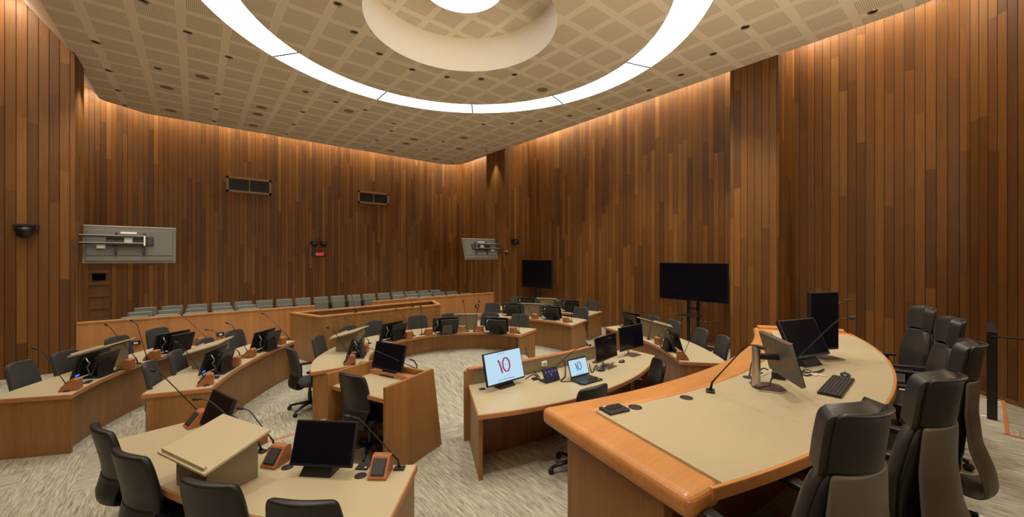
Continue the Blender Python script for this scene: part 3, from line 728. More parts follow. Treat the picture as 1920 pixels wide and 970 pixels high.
# desk monitors with cable bay and rear housing
def monitor_proto():
    t = thing('desk_monitor', '', 'monitor', (0, 0, 0), 0, 'black desk monitors')
    T = Matrix.Translation((0, .03, .195))@Matrix.Rotation(math.radians(17), 4, 'X')
    bz = MB().box((0, .0, 0), (.56, .022, .345), T).build('bezel', M['black'], t, bevel=.004)
    MB().box((0, .0115, .004), (.535, .003, .315), T).build('screen', M['screen'], bz)
    hs = MB().box((.075, -.125, .0), (.40, .030, .33), T).build('rear_housing', M['black'], t, bevel=.008)
    MB().box((.07, -.145, -.02), (.05, .012, .19), T).build('rib', M['rubber'], hs, bevel=.004)
    MB().box((.075, -.125, .166), (.40, .030, .004), T).build('top_edge', M['dmetal'], hs)  # lighter strip stands in for the highlight along the housing top
    MB().box((.05, -.07, .0), (.16, .09, .16), T).build('arm', M['rubber'], t, bevel=.004)
    pp = MB().box((-.19, -.018, .02), (.10, .016, .24), T).build('port_panel', M['dmetal'], t, bevel=.003)
    MB().tube([(-.17, -.01, .31), (-.20, -.06, .26), (-.165, -.065, .22), (-.21, -.05, .16)], .010, 6).build('port_cable', M['metal'], pp, smooth=True)
    MB().add([(-.09, -.13, .20), (.13, -.13, .20), (.13, -.09, .20), (-.09, -.09, .20), (-.11, -.16, .012), (.13, -.16, .012), (.13, -.11, .012), (-.11, -.11, .012)],
             [(0, 1, 2, 3), (7, 6, 5, 4), (0, 4, 5, 1), (1, 5, 6, 2), (2, 6, 7, 3), (3, 7, 4, 0)]).build('stand', M['black'], t, bevel=.004)
    MB().box((.02, -.06, .008), (.36, .25, .016)).build('base', M['black'], t, bevel=.005)
    MB().tube([(-.18, -.03, .17), (-.26, -.10, .16), (-.28, -.14, .09), (-.22, -.17, .03), (-.10, -.17, .02), (.0, -.16, .02)], .010, 8).build('cable', M['dmetal'], t, smooth=True)
    MB().box((-.20, -.014, -.13), (.06, .006, .02), T).build('status_light', M['blue'], bz)
    return t
mop = monitor_proto()
def monitor(p, d, label, lit=True):
    r = dup(mop, p, face(d), label)
    if not lit:
        for c in list(r.children):
            for g in list(c.children):
                if g.name.startswith('status_light'): bpy.data.objects.remove(g)
    return r
# table lecterns
def lectern_proto():
    t = thing('table_lectern', '', 'lectern', (0, 0, 0), 0, 'beige table lecterns')
    for s in (-1, 1):
        MB().prof([(-.17, 0), (.17, 0), (.17, .256), (-.17, .354)], s*.21-.01, s*.21+.01).build('side_panel', M['dlam'], t, bevel=.002)
    MB().box((0, -.165, .17), (.42, .02, .34)).build('back_panel', M['dlam'], t, bevel=.002)
    T = Matrix.Translation((0, .02, .310))@Matrix.Rotation(math.radians(-16), 4, 'X')
    MB().box((0, 0, 0), (.66, .46, .022), T).build('sloping_top', M['lam2'], t, bevel=.004)
    MB().box((0, .20, .022), (.60, .022, .028), T).build('paper_ledge', M['lam2'], t, bevel=.003)
    return t
lep = lectern_proto()
def lectern(p, d, label): return dup(lep, p, face(d), label)
# gooseneck microphones, each bent its own way
def mic(base, label, head=None, d=None, elbow=None, dep=None, reach=.24, rise=.42, headlen=.045, group='gooseneck microphones', dark=True):
    base = Vector(base); d = Vector(d).normalized() if d is not None else outward(base)
    if head:
        C0 = Vector((0, 0, H)); q = ray(head[0], head[1], 1.0); v = q-C0
        n = Vector((-d.y, d.x, 0)); den = n.dot(v)
        s = n.dot(base-C0)/den if abs(den) > 1e-4 else -1
        hp = C0+v*s; off = (hp-base).dot(Vector((d.x, d.y, 0))) if s > 0 else 9
        if dep is not None or not (-.1 < off < .5) or not (.15 < hp.z-base.z < .75): hp = ray(head[0], head[1], depth(base)+(dep or 0))
    else: hp = base+Vector((d.x*reach, d.y*reach, rise))
    t = thing('microphone', label, 'microphone', base, 0, group)
    h = hp-base; hd = Vector((h.x, h.y, 0)); L = hd.length; hd = hd.normalized() if L > 1e-4 else Vector((d.x, d.y, 0))
    MB().box((0, 0, .008), (.085, .06, .016), Matrix.Rotation(face(d), 4, 'Z')).build('base_plate', M['black'], t, bevel=.004)
    e = ray(elbow[0], elbow[1], depth(hp)+(depth(base)-depth(hp))*.15)-base if elbow else Vector((h.x, h.y, h.z))-hd*min(.09, L*.45)+Vector((0, 0, .012))
    p0, p1 = Vector((0, 0, .014)), Vector((0, 0, .06))+h*.04
    e0 = p1.lerp(e, .86); tip = h
    path = [p0, p1]+[p1.lerp(e0, k/4) for k in (1, 2, 3, 4)]+[e0.lerp(e, .6).lerp(e.lerp(tip, .2), .5), e.lerp(tip, .45), tip]
    gn = MB().tube(path, [.011, .008]+[.0048]*(len(path)-2), 8).build('gooseneck', M['dmetal'], t, smooth=True)
    ax = (tip-e).normalized()
    R = ax.to_track_quat('Z', 'Y').to_matrix().to_4x4()
    MB().lathe([(0, -.006), (.008, -.006), (.013, .008), (.014, .03), (.010, headlen), (0, headlen+.004)], k=12, M=Matrix.Translation(tip)@R).build('microphone_head', M['rubber'], gn, smooth=True)
    return t
def small_box(p, d, label, size=(.13, .09, .03)):
    t = thing('control_unit', label, 'control unit', p, face(d), 'small black table units')
    MB().box((0, 0, size[2]/2), size).build('body', M['black'], t, bevel=.005)
    MB().box((0, .01, size[2]+.001), (size[0]*.6, size[1]*.4, .003)).build('panel', M['dmetal'], t)
    MB().box((-size[0]*.3, size[1]*.35, size[2]+.001), (.02, .012, .003)).build('label_strip', M['white_p'], t)
def grommet(p, label):
    t = thing('cable_grommet', label, 'grommet', p, 0, 'round cable grommets')
    MB().lathe([(.045, 0), (.045, .004), (.036, .006), (.036, .002), (0, .002)], k=24).build('ring', M['dmetal'], t, smooth=False)
    MB().lathe([(.034, .002), (.034, .005), (0, .005)], k=20).build('cap', M['rubber'], t)

# left rear desk
D1 = 'the left rear desk'
for i, (px, py) in enumerate([(136, 731), (238, 691), (287, 673), (372, 647)]):
    p = spot(px, py, ZT); speaker(p, outward(p), 'timber speaker box on %s, %s from the near end' % (D1, ORD[i]))
for i, (px, py) in enumerate([(176, 705), (325, 660)]):
    p = spot(px, py, ZT); monitor(p, ((-.90, .43), (-.63, .78))[i], 'black monitor on %s, %s' % (D1, ('nearer of its two', 'farther of its two')[i]))
for i, (b, h, e) in enumerate([((127, 733.6), (68, 655), (80, 660)), ((258, 683), (201, 611), (207, 615)), ((275, 676), (249, 603), (257, 608)), ((388, 640), (342, 592), (349, 597))]):
    mic(spot(*b, ZT), 'gooseneck microphone on %s, %s from the near end' % (D1, ORD[i]), h, elbow=e)
lectern((-1.08, 8.66, ZT), outward((-1.08, 8.66)), 'beige table lectern on the left rear desk')
for i, (px, py) in enumerate([(165, 718), (226, 694)]): p = spot(px, py, ZT); small_box(p, outward(p), 'small black unit on %s, %s speaker box' % (D1, ('beside the first', 'beside the second')[i]), (.10, .06, .02))
# front left desk
D2 = 'the front left desk'
for i, (px, py) in enumerate([(388, 721), (440, 686), (469, 670), (526, 646)]):
    p = spot(px, py, ZT); speaker(p, outward(p), 'timber speaker box on %s, %s from the near end' % (D2, ORD[i]))
for i, (px, py) in enumerate([(405, 698), (496, 656)]):
    p = spot(px, py, ZT); monitor(p, ((-.88, .47), (-.75, .66))[i], 'black monitor on %s, %s' % (D2, ('nearer of its two, beside the lectern', 'farther of its two')[i]))
for i, (b, h, e) in enumerate([((387, 723), (333, 644), (342, 649)), ((450, 669), (390, 619), (402, 621)), ((467, 671), (428, 607), (436, 611)), ((541, 637), (494, 589), (501, 593))]):
    mic(spot(*b, ZT), 'gooseneck microphone on %s, %s from the near end' % (D2, ORD[i]), h, elbow=e)
lectern((.20, 7.78, ZT), outward((.20, 7.78)), 'beige table lectern on the front left desk')
for i, (px, py) in enumerate([(406, 709), (434, 687), (487, 661)]): p = spot(px, py, ZT); small_box(p, outward(p), 'small black unit on %s, %s from the near end' % (D2, ORD[i]), (.10, .06, .02))
# horseshoe desk
D3 = 'the horseshoe desk'
for i, (px, py) in enumerate([(657, 683), (682, 661), (765, 634), (803, 628), (866, 622), (901, 622), (963, 625)]):
    p = spot(px, py, ZT); speaker(p, outward(p, HC), 'timber speaker box on %s, %s from its left end' % (D3, ORD[i]))
for i, (px, py) in enumerate([(664, 669), (736, 637), (835, 625), (930, 625)]):
    p = spot(px, py, ZT); monitor(p, outward(p, HC), 'black monitor on %s, %s from its left end' % (D3, ORD[i]), lit=i == 0)
for i, (b, h, e) in enumerate([((661, 684), (617, 616), (627, 621)), ((692, 645), (649, 598), (657, 602)), ((714, 640), (682, 590), (689, 595)), ((775, 631), (744, 581), (750, 584)), ((791, 628), (789, 576), (790, 580)), ((876, 622), (869, 567), (870, 570)), ((890, 622), (898, 567), (897, 570)), ((973, 626), (972, 573.5), (972, 577))]):
    mic(spot(*b, ZT), 'gooseneck microphone on %s, %s from its left end' % (D3, ORD[i]), h, d=outward(spot(*b, ZT), HC), elbow=e)
lectern((2.24, 7.46, ZT), outward((2.24, 7.46), HC), 'beige table lectern on the left arm of the horseshoe desk')
lectern((5.05, 7.82, ZT), outward((5.05, 7.82), HC), 'beige table lectern in the middle of the horseshoe desk')
# desks on the right
D4 = 'the desk right of the horseshoe'
for i, (px, py) in enumerate([(966, 581), (1004, 598), (1062, 605)]):
    p = spot(px, py, ZT); speaker(p, outward(p), 'timber speaker box on %s, %s from the left' % (D4, ORD[i]))
for i, (p, s) in enumerate([((7.15, 8.75, ZT), 'leftmost, seen past the horseshoe desk'), (tuple(spot(1034, 599, ZT)), 'right of its lectern')]):
    monitor(p, outward(p), 'black monitor on %s, %s' % (D4, s), lit=False)
for i, (b, h) in enumerate([((998, 598), (974, 556)), ((1071, 604), (1073, 556))]): mic(spot(*b, ZT), 'gooseneck microphone on %s, %s' % (D4, ('left one by the lectern', 'right one by the corner')[i]), h)
lectern((7.62, 8.30, ZT), outward((7.62, 8.30)), 'beige table lectern on the desk right of the horseshoe')
D5 = 'the far right rear desk'
for p, s in (((8.48, 9.62, ZT), 'left of its lectern'), ((9.05, 8.18, ZT), 'right of its lectern')): monitor(p, outward(p), 'black monitor on %s, %s' % (D5, s), lit=False)
lectern((8.95, 9.05, ZT), outward((8.95, 9.05)), 'beige table lectern on the far right rear desk')
mic(spot(1102, 588, ZT), 'gooseneck microphone at the right end of %s' % D5, (1103, 554))
mic((8.35, 9.45, ZT), 'gooseneck microphone at the left end of %s' % D5, (975, 545))
mic((8.72, 9.3, ZT), 'gooseneck microphone left of the lectern on %s' % D5, (1018, 543))
mic((8.85, 8.55, ZT), 'gooseneck microphone right of the lectern on %s' % D5, (1052, 547))
D6 = 'the right desk under the television'
for i, (px, py) in enumerate([(1183, 624), (1236, 646), (1278, 674)]):
    p = spot(px, py, ZT); speaker(p, outward(p), 'timber speaker box on %s, %s from the far end' % (D6, ORD[i]))
for p, s in ((tuple(spot(1183, 614, ZT)), 'far one, behind the dual screens'), (tuple(spot(1262, 656, ZT)), 'near one, beside the lectern')): monitor(p, outward(p), 'black monitor on %s, %s' % (D6, s), lit=False)
lectern((7.62, 4.50, ZT), outward((7.62, 4.50)), 'beige table lectern on the right desk under the television')
for i, (b, h) in enumerate([((1280, 675), (1320, 604)), ((1216, 637), (1234, 581)), ((1232, 640), (1270, 589)), ((1180, 624), (1181, 574))]):
    mic(spot(*b, ZT), 'gooseneck microphone on %s, %s' % (D6, ('nearest, at the corner', 'third from the near end', 'second from the near end', 'farthest')[i]), h)
# dock microphones
mic((3.02, 9.69, 1.10), 'gooseneck microphone on the left part of the dock rail', (650, 545), d=(0, 1))
mic((4.55, 9.81, 1.10), 'gooseneck microphone on the right part of the dock rail', (757, 543), d=(0, 1))

# lower table
sp = spot(521, 868, ZT); speaker(sp, outward(sp), 'timber speaker box left of the monitor on the lower table')
sp = spot(715, 888, ZT); speaker(sp, outward(sp), 'timber speaker box right of the monitor on the lower table')
sp = spot(372, 797, ZT); speaker(sp, outward(sp), 'timber speaker box behind the lectern at the far end of the lower table')
sp = spot(478, 835, ZT); speaker(sp, outward(sp), 'timber speaker box right behind the lectern on the lower table')
lectern((.135, 3.70, ZT), (-.92, -.40), 'large beige lectern standing on the lower table')
mic(spot(749, 880, ZT), 'gooseneck microphone at the right end of the lower table', (657, 782), elbow=(673, 784), dep=-.10)
mic(spot(514, 842, ZT), 'gooseneck microphone left of the monitor on the lower table', (455, 767), elbow=(467, 769), dep=-.05)
mic(spot(490, 848, ZT), 'gooseneck microphone curving up behind the lectern of the lower table', (372, 749), elbow=(391, 749), dep=-.05)
mic((.06, 5.14, ZT), 'gooseneck microphone at the far end of the lower table', (291, 697), elbow=(303, 702))
p = spot(559, 866, ZT); small_box(p, outward(p), 'black unit under the left edge of the monitor on the lower table', (.10, .09, .015))
p = spot(682, 876, ZT); small_box(p, outward(p), 'black unit beside the right speaker box on the lower table', (.10, .10, .015))
for px, py, lab in ((539, 877, 'round grey grommet left of the monitor on the lower table'), (676, 893, 'round grey grommet right of the monitor on the lower table')): grommet(spot(px, py, ZT), lab)
# flat screens given by their picture corners at a real depth
def flat_screen(name, label, base, facing, w_, h_, zc, tilt=12, roll=0, mat='screen', off=(0, 0), stand='block', thick=.03, frame='black', group=None, bez=.012, back=None):
    t = thing(name, label, 'monitor', base, face(facing), group)
    T = Matrix.Translation((off[0], off[1], zc))@Matrix.Rotation(math.radians(tilt), 4, 'X')@Matrix.Rotation(math.radians(roll), 4, 'Y')
    MB().box((0, 0, 0), (w_, thick, h_), T).build('casing', M[back or frame], t, bevel=.005)
    MB().box((0, thick/2+.001, .0), (w_-.004, .004, h_-.004), T).build('bezel', M[frame], t, bevel=.001)
    s = MB().box((0, thick/2+.004, .004), (w_-2*bez, .002, h_-2*bez-.01), T).build('screen', M[mat], [c for c in t.children if c.name.startswith('bezel')][0])
    if stand == 'block':
        MB().add([(-.13, -.16, 0), (.13, -.16, 0), (.13, .09, 0), (-.13, .09, 0), (-.10, -.10, .16), (.10, -.10, .16), (.10, -.03, .16), (-.10, -.03, .16)],
                 [(3, 2, 1, 0), (4, 5, 6, 7), (0, 1, 5, 4), (1, 2, 6, 5), (2, 3, 7, 6), (3, 0, 4, 7)]).build('stand', M['black'], t, bevel=.006)
    elif stand == 'plate':
        MB().box((0, .03, .008), (.25, .20, .014)).build('base', M['metal'], t, bevel=.004)
        MB().box((0, -.055, zc/2+.02), (.05, .025, zc)).build('stand', M['metal'], t, bevel=.004)
        MB().box((0, -.03, zc), (.08, .05, .08)).build('mount', M['black'], t, bevel=.004)
    return t, T
b = spot(602, 884, ZT); flat_screen('desk_monitor', 'large dark monitor in the middle of the lower table', b, (-.70, -.72), .50, .33, .245, tilt=18, off=(-.055, .04))
b = spot(416, 818, ZT); flat_screen('desk_monitor', 'dark monitor half hidden behind the lectern on the lower table', b, (-.96, -.28), .50, .33, .235, tilt=20, off=(0, .03))
# witness box
b = spot(733, 704, ZW); flat_screen('desk_monitor', 'large dark monitor on the witness box shelf', b, -dx, .54, .35, .255, tilt=14, off=(0, .03))
p = spot(681, 699, ZW); speaker(p, -dx, 'timber speaker box left of the monitor in the witness box')
mic(spot(787, 703, ZW), 'gooseneck microphone in the witness box crossing in front of the monitor', (672, 649), d=-dx, elbow=(697, 654), dep=-.42)
cb = MB().tube([(.0, 0, .20), (.06, .02, .17), (.10, .02, .10), (.08, 0, .03), (.0, -.02, .012), (-.05, -.02, .012)], .009, 8)
t = tag(cb.build('cable_loop', M['black'], None, smooth=True), 'thick black cable loop hanging right of the witness box monitor', 'cable'); t.location = tuple(spot(768, 702, ZW)); t.rotation_euler = (0, 0, -.35)

# clerk desk
b = spot(945, 724, ZT)
t, T = flat_screen('desk_monitor', 'monitor with a lit pale blue picture on the clerk desk', b, (.05, -.995), .64, .41, .27, tilt=14, roll=0, mat='bright', off=(.03, .03))
def ten_logo(t, T, s, y, cx, cz, m1, m2):
    P = lambda x, z: T@Vector((cx-x*s, y, cz+z*s))           # viewer sees local -x to the right
    MB().tube([P(-.30, .28), P(-.24, .20), P(-.13, -.32)], [.012*s*5, .012*s*3.4, .012*s*3.4], 6).build('digit_one', M[m1], t)
    oc = [P(.17+.22*math.cos(a)*1.0, .02+.33*math.sin(a)) for a in [math.radians(22.5+45*k) for k in range(9)]]
    MB().tube(oc, .012*s*3.2, 6).build('digit_zero', M[m2], t)
    ls = MB()
    for k, wd in enumerate((.09, .09, .05, .10, .07, .11, .06, .12)):
        ls.box((cx-(-.38+k*.125)*s, y, cz-.62*s), (wd*s, .0015, .035*s), T)
    for k in range(3): ls.box((cx-(-.22+k*.16)*s, y, cz+.56*s), (.11*s, .0015, .025*s), T)
    ls.box((cx-.17*s, y, cz+.02*s), (.26*s, .001, .008*s), T)
    ls.build('small_print', M['ink'], t)
    MB().tube([P(-.05, -.52), P(.08, -.45), P(.25, -.47), P(.36, -.54)], .004*s, 5).build('flourish', M['ink'], t)
ten_logo(t, T, .275, .022, .02, .015, 'maroon', 'maroon')
b = spot(1033, 716, ZT)
t = thing('tablet', 'small dark tablet propped up between lit monitor and laptop', 'tablet', b, face((-.05, -1))); t.scale = (1.15, 1.15, 1.15)
T = Matrix.Translation((0, 0, .085))@Matrix.Rotation(math.radians(24), 4, 'X')
MB().box((0, 0, 0), (.235, .014, .165), T).build('casing', M['black'], t, bevel=.004)
MB().box((0, .008, 0), (.215, .002, .145), T).build('screen', M['dusk'], t)
for k in range(4): MB().box((-.075+k*.05, .0095, .035), (.018, .001, .018), T).build('icon', M['icon'], t)
MB().box((0, .0095, .0), (.012, .001, .03), T).build('icon', M['icon'], t)
MB().box((0, -.05, .006), (.19, .12, .012)).build('base', M['black'], t, bevel=.003)
b = spot(1100, 714, ZT)
t = thing('laptop', 'open laptop with a lit blue picture on the clerk desk', 'laptop', b, face((-.05, -1))); t.scale = (1.2, 1.2, 1.2)
MB().box((0, .0, .009), (.31, .215, .018)).build('keyboard_base', M['dmetal'], t, bevel=.004)
kb = MB()
for r in range(5):
    for k in range(13): kb.box((-.132+k*.022, -.075+r*.0205, .019), (.018, .0165, .003))
kb.build('key', M['key'], t)
MB().box((0, .07, .0185), (.10, .055, .001)).build('touchpad', M['black'], t)
MB().box((-.11, .085, .0186), (.016, .016, .001)).build('badge', M['white_p'], t)
T = Matrix.Translation((0, -.13, .125))@Matrix.Rotation(math.radians(17), 4, 'X')
MB().box((0, 0, 0), (.31, .008, .215), T).build('lid', M['black'], t, bevel=.003)
MB().box((0, .005, .003), (.288, .002, .178), T).build('screen', M['bright'], t)
ten_logo(t, T, .135, .007, .01, .01, 'navy', 'navy')
def mouse(p, d, label):
    t = thing('computer_mouse', label, 'mouse', p, face(d), 'black computer mice'); t.scale = (1.15, 1.15, 1.1)
    MB().grid(lambda u, v: (.031*math.sin(PI*v)*math.cos(2*PI*u), -.055*math.cos(PI*v), max(.002, .018+.018*math.sin(PI*v)*math.sin(2*PI*u))), 18, 12).build('body', M['black'], t, smooth=True)
    MB().lathe([(0, -.004), (.008, -.004), (.008, .004), (0, .004)], k=12, M=Matrix.Translation((0, .026, .032))@Matrix.Rotation(PI/2, 4, 'Y')).build('wheel', M['dmetal'], t)
mouse(spot(1129, 696, ZT), (1, -.1), 'black mouse right of the laptop on the clerk desk')
mouse(spot(1166, 680, ZT), (1, -.1), 'black mouse in front of the dual screens on the clerk desk')
b = spot(1136, 688, ZT); flat_screen('desk_monitor', 'left one of the two dark screens joined at the right of the clerk desk', b, (.15, -.99), .66, .37, .30, tilt=5, off=(0, .0), stand='plate', group='dual screens', thick=.02, bez=.006, back='metal')
b = spot(1183, 666, ZT); flat_screen('desk_monitor', 'right one of the two dark screens joined at the right of the clerk desk', b, (.03, -1), .74, .40, .31, tilt=5, off=(0, .0), stand='plate', group='dual screens', thick=.02, bez=.006, back='metal')
mic((3.98, 3.98, ZT), 'gooseneck microphone on the clerk desk between tablet and laptop', (1103, 648), d=(0, -1), elbow=(1086, 650), dep=-.12)
mic((5.0, 3.98, ZT), 'gooseneck microphone in front of the dual screens on the clerk desk', (1141, 635), d=(0, -1), elbow=(1131, 638), dep=-.5)
grommet(spot(904, 730, ZT), 'round black grommet at the left end of the clerk desk')
t = thing('socket_outlet', 'white socket on the upstand behind the tablet', 'outlet', (4.02, 4.15, .86), 0)
MB().box((0, 0, 0), (.10, .03, .07)).build('plate', M['white_p'], t, bevel=.005)
MB().box((0, -.017, 0), (.05, .006, .03)).build('switch', M['metal'], t)
def cable(pts, r, label, mat='black'):
    o = MB(); ps = [Vector(p) for p in pts]; sm = []
    for i in range(len(ps)-1):
        a, b_, c, d_ = ps[max(0, i-1)], ps[i], ps[i+1], ps[min(len(ps)-1, i+2)]
        for k in range(8):
            x = k/8; sm.append(.5*((2*b_)+(c-a)*x+(2*a-5*b_+4*c-d_)*x*x+(3*b_-a-3*c+d_)*x**3))
    sm.append(ps[-1])
    return tag(o.tube(sm, r, 6).build('cable', M[mat], None, smooth=True), label, 'cable')
S = lambda x, y, dz=.008: spot(x, y, ZT)+Vector((0, 0, dz))
cable([S(1048, 690, .03), S(1052, 680, .10), S(1058, 684, .10), S(1060, 706, .02), S(1052, 716), S(1075, 717), S(1090, 723)], .009, 'grey cable bundle curling between tablet and laptop', 'dmetal')
cable([S(985, 678, .22), S(992, 690, .14), S(1003, 702, .03), S(1012, 708)], .007, 'black cable from the lit monitor to the tablet')
cable([S(985, 712), S(1000, 704), S(1010, 710), S(1018, 716)], .006, 'thin black cable behind the tablet')
cable([S(1105, 690, .06), S(1110, 700), S(1118, 690, .04), S(1122, 697), S(1134, 688, .03), S(1140, 690), S(1150, 682)], .008, 'tangle of black cables under the dual screens')
p = spot(1004, 712, ZT); small_box(p, (-.2, -1), 'small black box left of the tablet on the clerk desk', (.09, .07, .025))

# bench things
ZBt = ZB-.004
b = spot(1440, 728, ZBt)
t = thing('desk_monitor', 'monitor seen from behind on a silver stand on the bench', 'monitor', b, face((.62, -.78)))
MB().prism([(-.11, -.10), (.11, -.10), (.13, .04), (.07, .11), (-.07, .11), (-.13, .04)], 0, .012).build('base', M['metal'], t, bevel=.003)
MB().lathe([(.030, .01), (.030, .33), (.026, .338), (0, .338)], c=(0, -.085, 0), k=24).build('column', M['metal'], t, smooth=False, bevel=.003)
T = Matrix.Translation((.0, .085, .250))@Matrix.Rotation(math.radians(15), 4, 'X')
MB().box((0, 0, 0), (.53, .028, .325), T).build('casing', M['shell'], t, bevel=.004)
MB().box((0, .016, 0), (.526, .004, .32), T).build('screen', M['screen'], t)
MB().box((0, .0, .163), (.53, .03, .006), T).build('top_edge', M['metal'], t, bevel=.001)
MB().box((0, .01, .25), (.05, .15, .04)).build('mount', M['black'], t, bevel=.004)
R = T@Matrix.Translation((0, -.016, .115))@Matrix.Rotation(PI/2, 4, 'X')
em_ = MB()
for s in (-1, 1): em_.ring(circ((0, s*.0115), .0125, 0, 360, 20), circ((0, s*.0115), .009, 0, 360, 20), 0, .002, close=False)
em_.v = [tuple(R@Vector(v)) for v in em_.v]; em_.build('emblem', M['metal'], t)
MB().tube([(.0, -.04, .12), (-.06, -.09, .07), (-.03, -.11, .015), (.06, -.10, .012), (.10, -.03, .05), (.05, .02, .14)], .006, 8).build('cable', M['black'], t, smooth=True)
b = spot(1509, 683, ZBt); flat_screen('desk_monitor', 'dark tilted monitor facing the judges chairs on the bench', b, (-.30, -.95), .53, .36, .275, tilt=24, off=(.115, .05))
b = spot(1545, 674, ZBt); flat_screen('desk_monitor', 'tall dark screen standing upright at the far end of the bench', b+Vector((.05, .02, 0)), (-.45, -.9), .37, .60, .385, tilt=0, stand='plate', thick=.03)
mic(spot(1332, 735, ZBt), 'gooseneck microphone on the near left of the bench', (1420, 650), d=(.4, -.9), elbow=(1402, 645), dep=-.30)
mic(spot(1478, 700, ZBt), 'gooseneck microphone crossing the dark monitor on the bench', (1592, 597), d=(.5, -.86), elbow=(1571, 599), dep=-.30)
mic(spot(1530, 668, ZBt), 'gooseneck microphone behind the tall screen on the bench', (1587, 564), d=(.5, -.86), elbow=(1572, 567), dep=.02)
p = spot(1152, 770, ZBt); small_box(p, (.25, 1), 'flat black unit at the left end of the bench top', (.17, .12, .018))
for px, py, lab in ((1191, 764.5, 'round black grommet beside the flat unit on the bench'), (1287, 746.5, 'round grommet on the bench between flat unit and microphone'), (1404, 708.5, 'round grommet on the bench beside the silver stand')): grommet(spot(px, py, ZBt), lab)
kc = spot(1569, 726, ZBt)
k1, k2, k3 = spot(1536, 736, ZBt), spot(1580, 747, ZBt), spot(1565, 704.5, ZBt)
ux_ = (k3-k1); kl = ux_.length
t = thing('keyboard', 'black computer keyboard on the bench', 'keyboard', kc, math.atan2(ux_.y, ux_.x))
kw = (k2-k1).length
MB().box((0, 0, .010), (kl, kw, .018)).build('case', M['black'], t, bevel=.004)
for r in range(6):
    row = MB()
    for k in range(17):
        row.box((-kl/2+.012+k*(kl-.02)/17+.004, -kw/2+.016+r*(kw-.02)/6, .021), ((kl-.02)/17*.86, (kw-.02)/6*.84, .006))
    row.build('key_row', M['key'], t)
mouse(spot(1585, 708, ZBt), (1, .25), 'black mouse beside the keyboard on the bench')
S = lambda x, y, dz=.006: spot(x, y, ZBt)+Vector((0, 0, dz))
t = thing('docking_unit', 'black box with cables behind the silver monitor stand on the bench', 'box', spot(1462, 706, ZBt), .2)
MB().box((0, 0, .03), (.24, .10, .055)).build('case', M['black'], t, bevel=.006)
MB().box((.08, -.052, .03), (.05, .006, .02)).build('port', M['metal'], t)
MB().tube([(-.10, .0, .06), (-.05, .02, .10), (.02, .0, .075), (.08, .02, .11), (.10, -.02, .06)], .012, 8).build('cable', M['metal'], t, smooth=True)
cable([S(1405, 706), S(1410, 690, .05), S(1420, 700, .02), S(1412, 715, .01), S(1428, 705, .06), S(1440, 700, .03)], .006, 'black cables coiled left of the silver stand on the bench')
cable([S(1500, 700), S(1512, 696, .012), S(1525, 702, .008), S(1512, 706), S(1502, 702, .012), S(1530, 699), S(1545, 696, .015), S(1535, 700)], .006, 'tangle of black cables in front of the dark bench monitor')
cable([S(1496, 694), S(1515, 698), S(1530, 703), S(1550, 708)], .007, 'white cable lying on the bench behind the keyboard', 'white_p')
t = thing('cable_adapter', 'small white adapter among the cables on the bench', 'adapter', S(1526, 705, 0), .9)
MB().box((0, 0, .008), (.06, .025, .015)).build('case', M['white_p'], t, bevel=.003)
MB().box((.035, 0, .008), (.012, .014, .007)).build('plug', M['metal'], t)

# ------------------------------------------------------------------ gallery seats
g0 = thing('tip_up_chair', '', 'seat', (0, 0, 0), 0, 'grey tip-up gallery seats')
tab = [(0, .268, .0, .50), (.5, .270, .035, .68), (.9, .264, .07, .83), (1, .255, .08, .865)]
MB().grid(lambda u, v: (lambda q: (q[0]*(2*u-1), q[1]-.02*(2*u-1)**2, q[2]))(interp(tab, v)), 8, 10).build('backrest', M['seatg'], g0, smooth=True, solid=.05)
MB().box((0, -.07, .50), (.50, .09, .36)).build('seat', M['seatg'], g0, bevel=.02)
for s in (-1, 1): MB().box((s*.30, -.10, .60), (.05, .30, .04)).box((s*.285, .0, .30), (.04, .08, .60)).build('armrest', M['black'], g0, bevel=.01)
first = True
def gseat(x, y, lab):
    global first_g
    dup(g0, (x, y, 0), 0, lab)
for i in range(17): gseat(-1.2+i*.632, 16.6, 'grey gallery seat in the back row, %s from the left' % ORD[i])
for nm, y, xs in (('middle row', 15.35, -1.22), ('front row', 14.25, -1.24)):
    for i in range(5): gseat(xs+i*.632, y, 'grey gallery seat in the %s left of the dock gap, %s from the left' % (nm, ORD[i]))
for nm, y, xs in (('middle row', 15.35, 6.55), ('front row', 14.25, 6.6)):
    for i in range(5): gseat(xs+i*.632, y, 'grey gallery seat in the %s right of the dock gap, %s from the left' % (nm, ORD[i]))
drop(g0)

# ------------------------------------------------------------------ wall things
for (px0, px1, z0, z1, lab) in ((424, 509, 4.87, 5.46, 'larger air grille high on the left of the back wall'), (671, 729, 4.87, 5.43, 'smaller looking air grille high on the right of the back wall')):
    x0, x1 = onY(px0, YB-.03)[0], onY(px1, YB-.03)[0]
    t = thing('air_grille', lab, 'vent', ((x0+x1)/2, YB-.005, (z0+z1)/2), 0, 'air grilles'); W_, H_ = x1-x0, z1-z0
    f = MB()
    for s in (-1, 1): f.box((0, -.02, s*(H_/2-.04)), (W_, .05, .08)).box((s*(W_/2-.04), -.02, 0), (.08, .05, H_))
    f.box((0, -.02, 0), (.03, .045, H_-.1)); f.build('frame', M['ventf'], t, bevel=.004)
    MB().box((0, -.004, 0), (W_-.1, .01, H_-.1)).build('backing', M['vent'], t)
    sl = MB()
    for k in range(12): sl.box((0, -.015, -H_/2+.09+k*(H_-.18)/11), (W_-.14, .02, .012))
    sl.build('slats', M['black'], t)
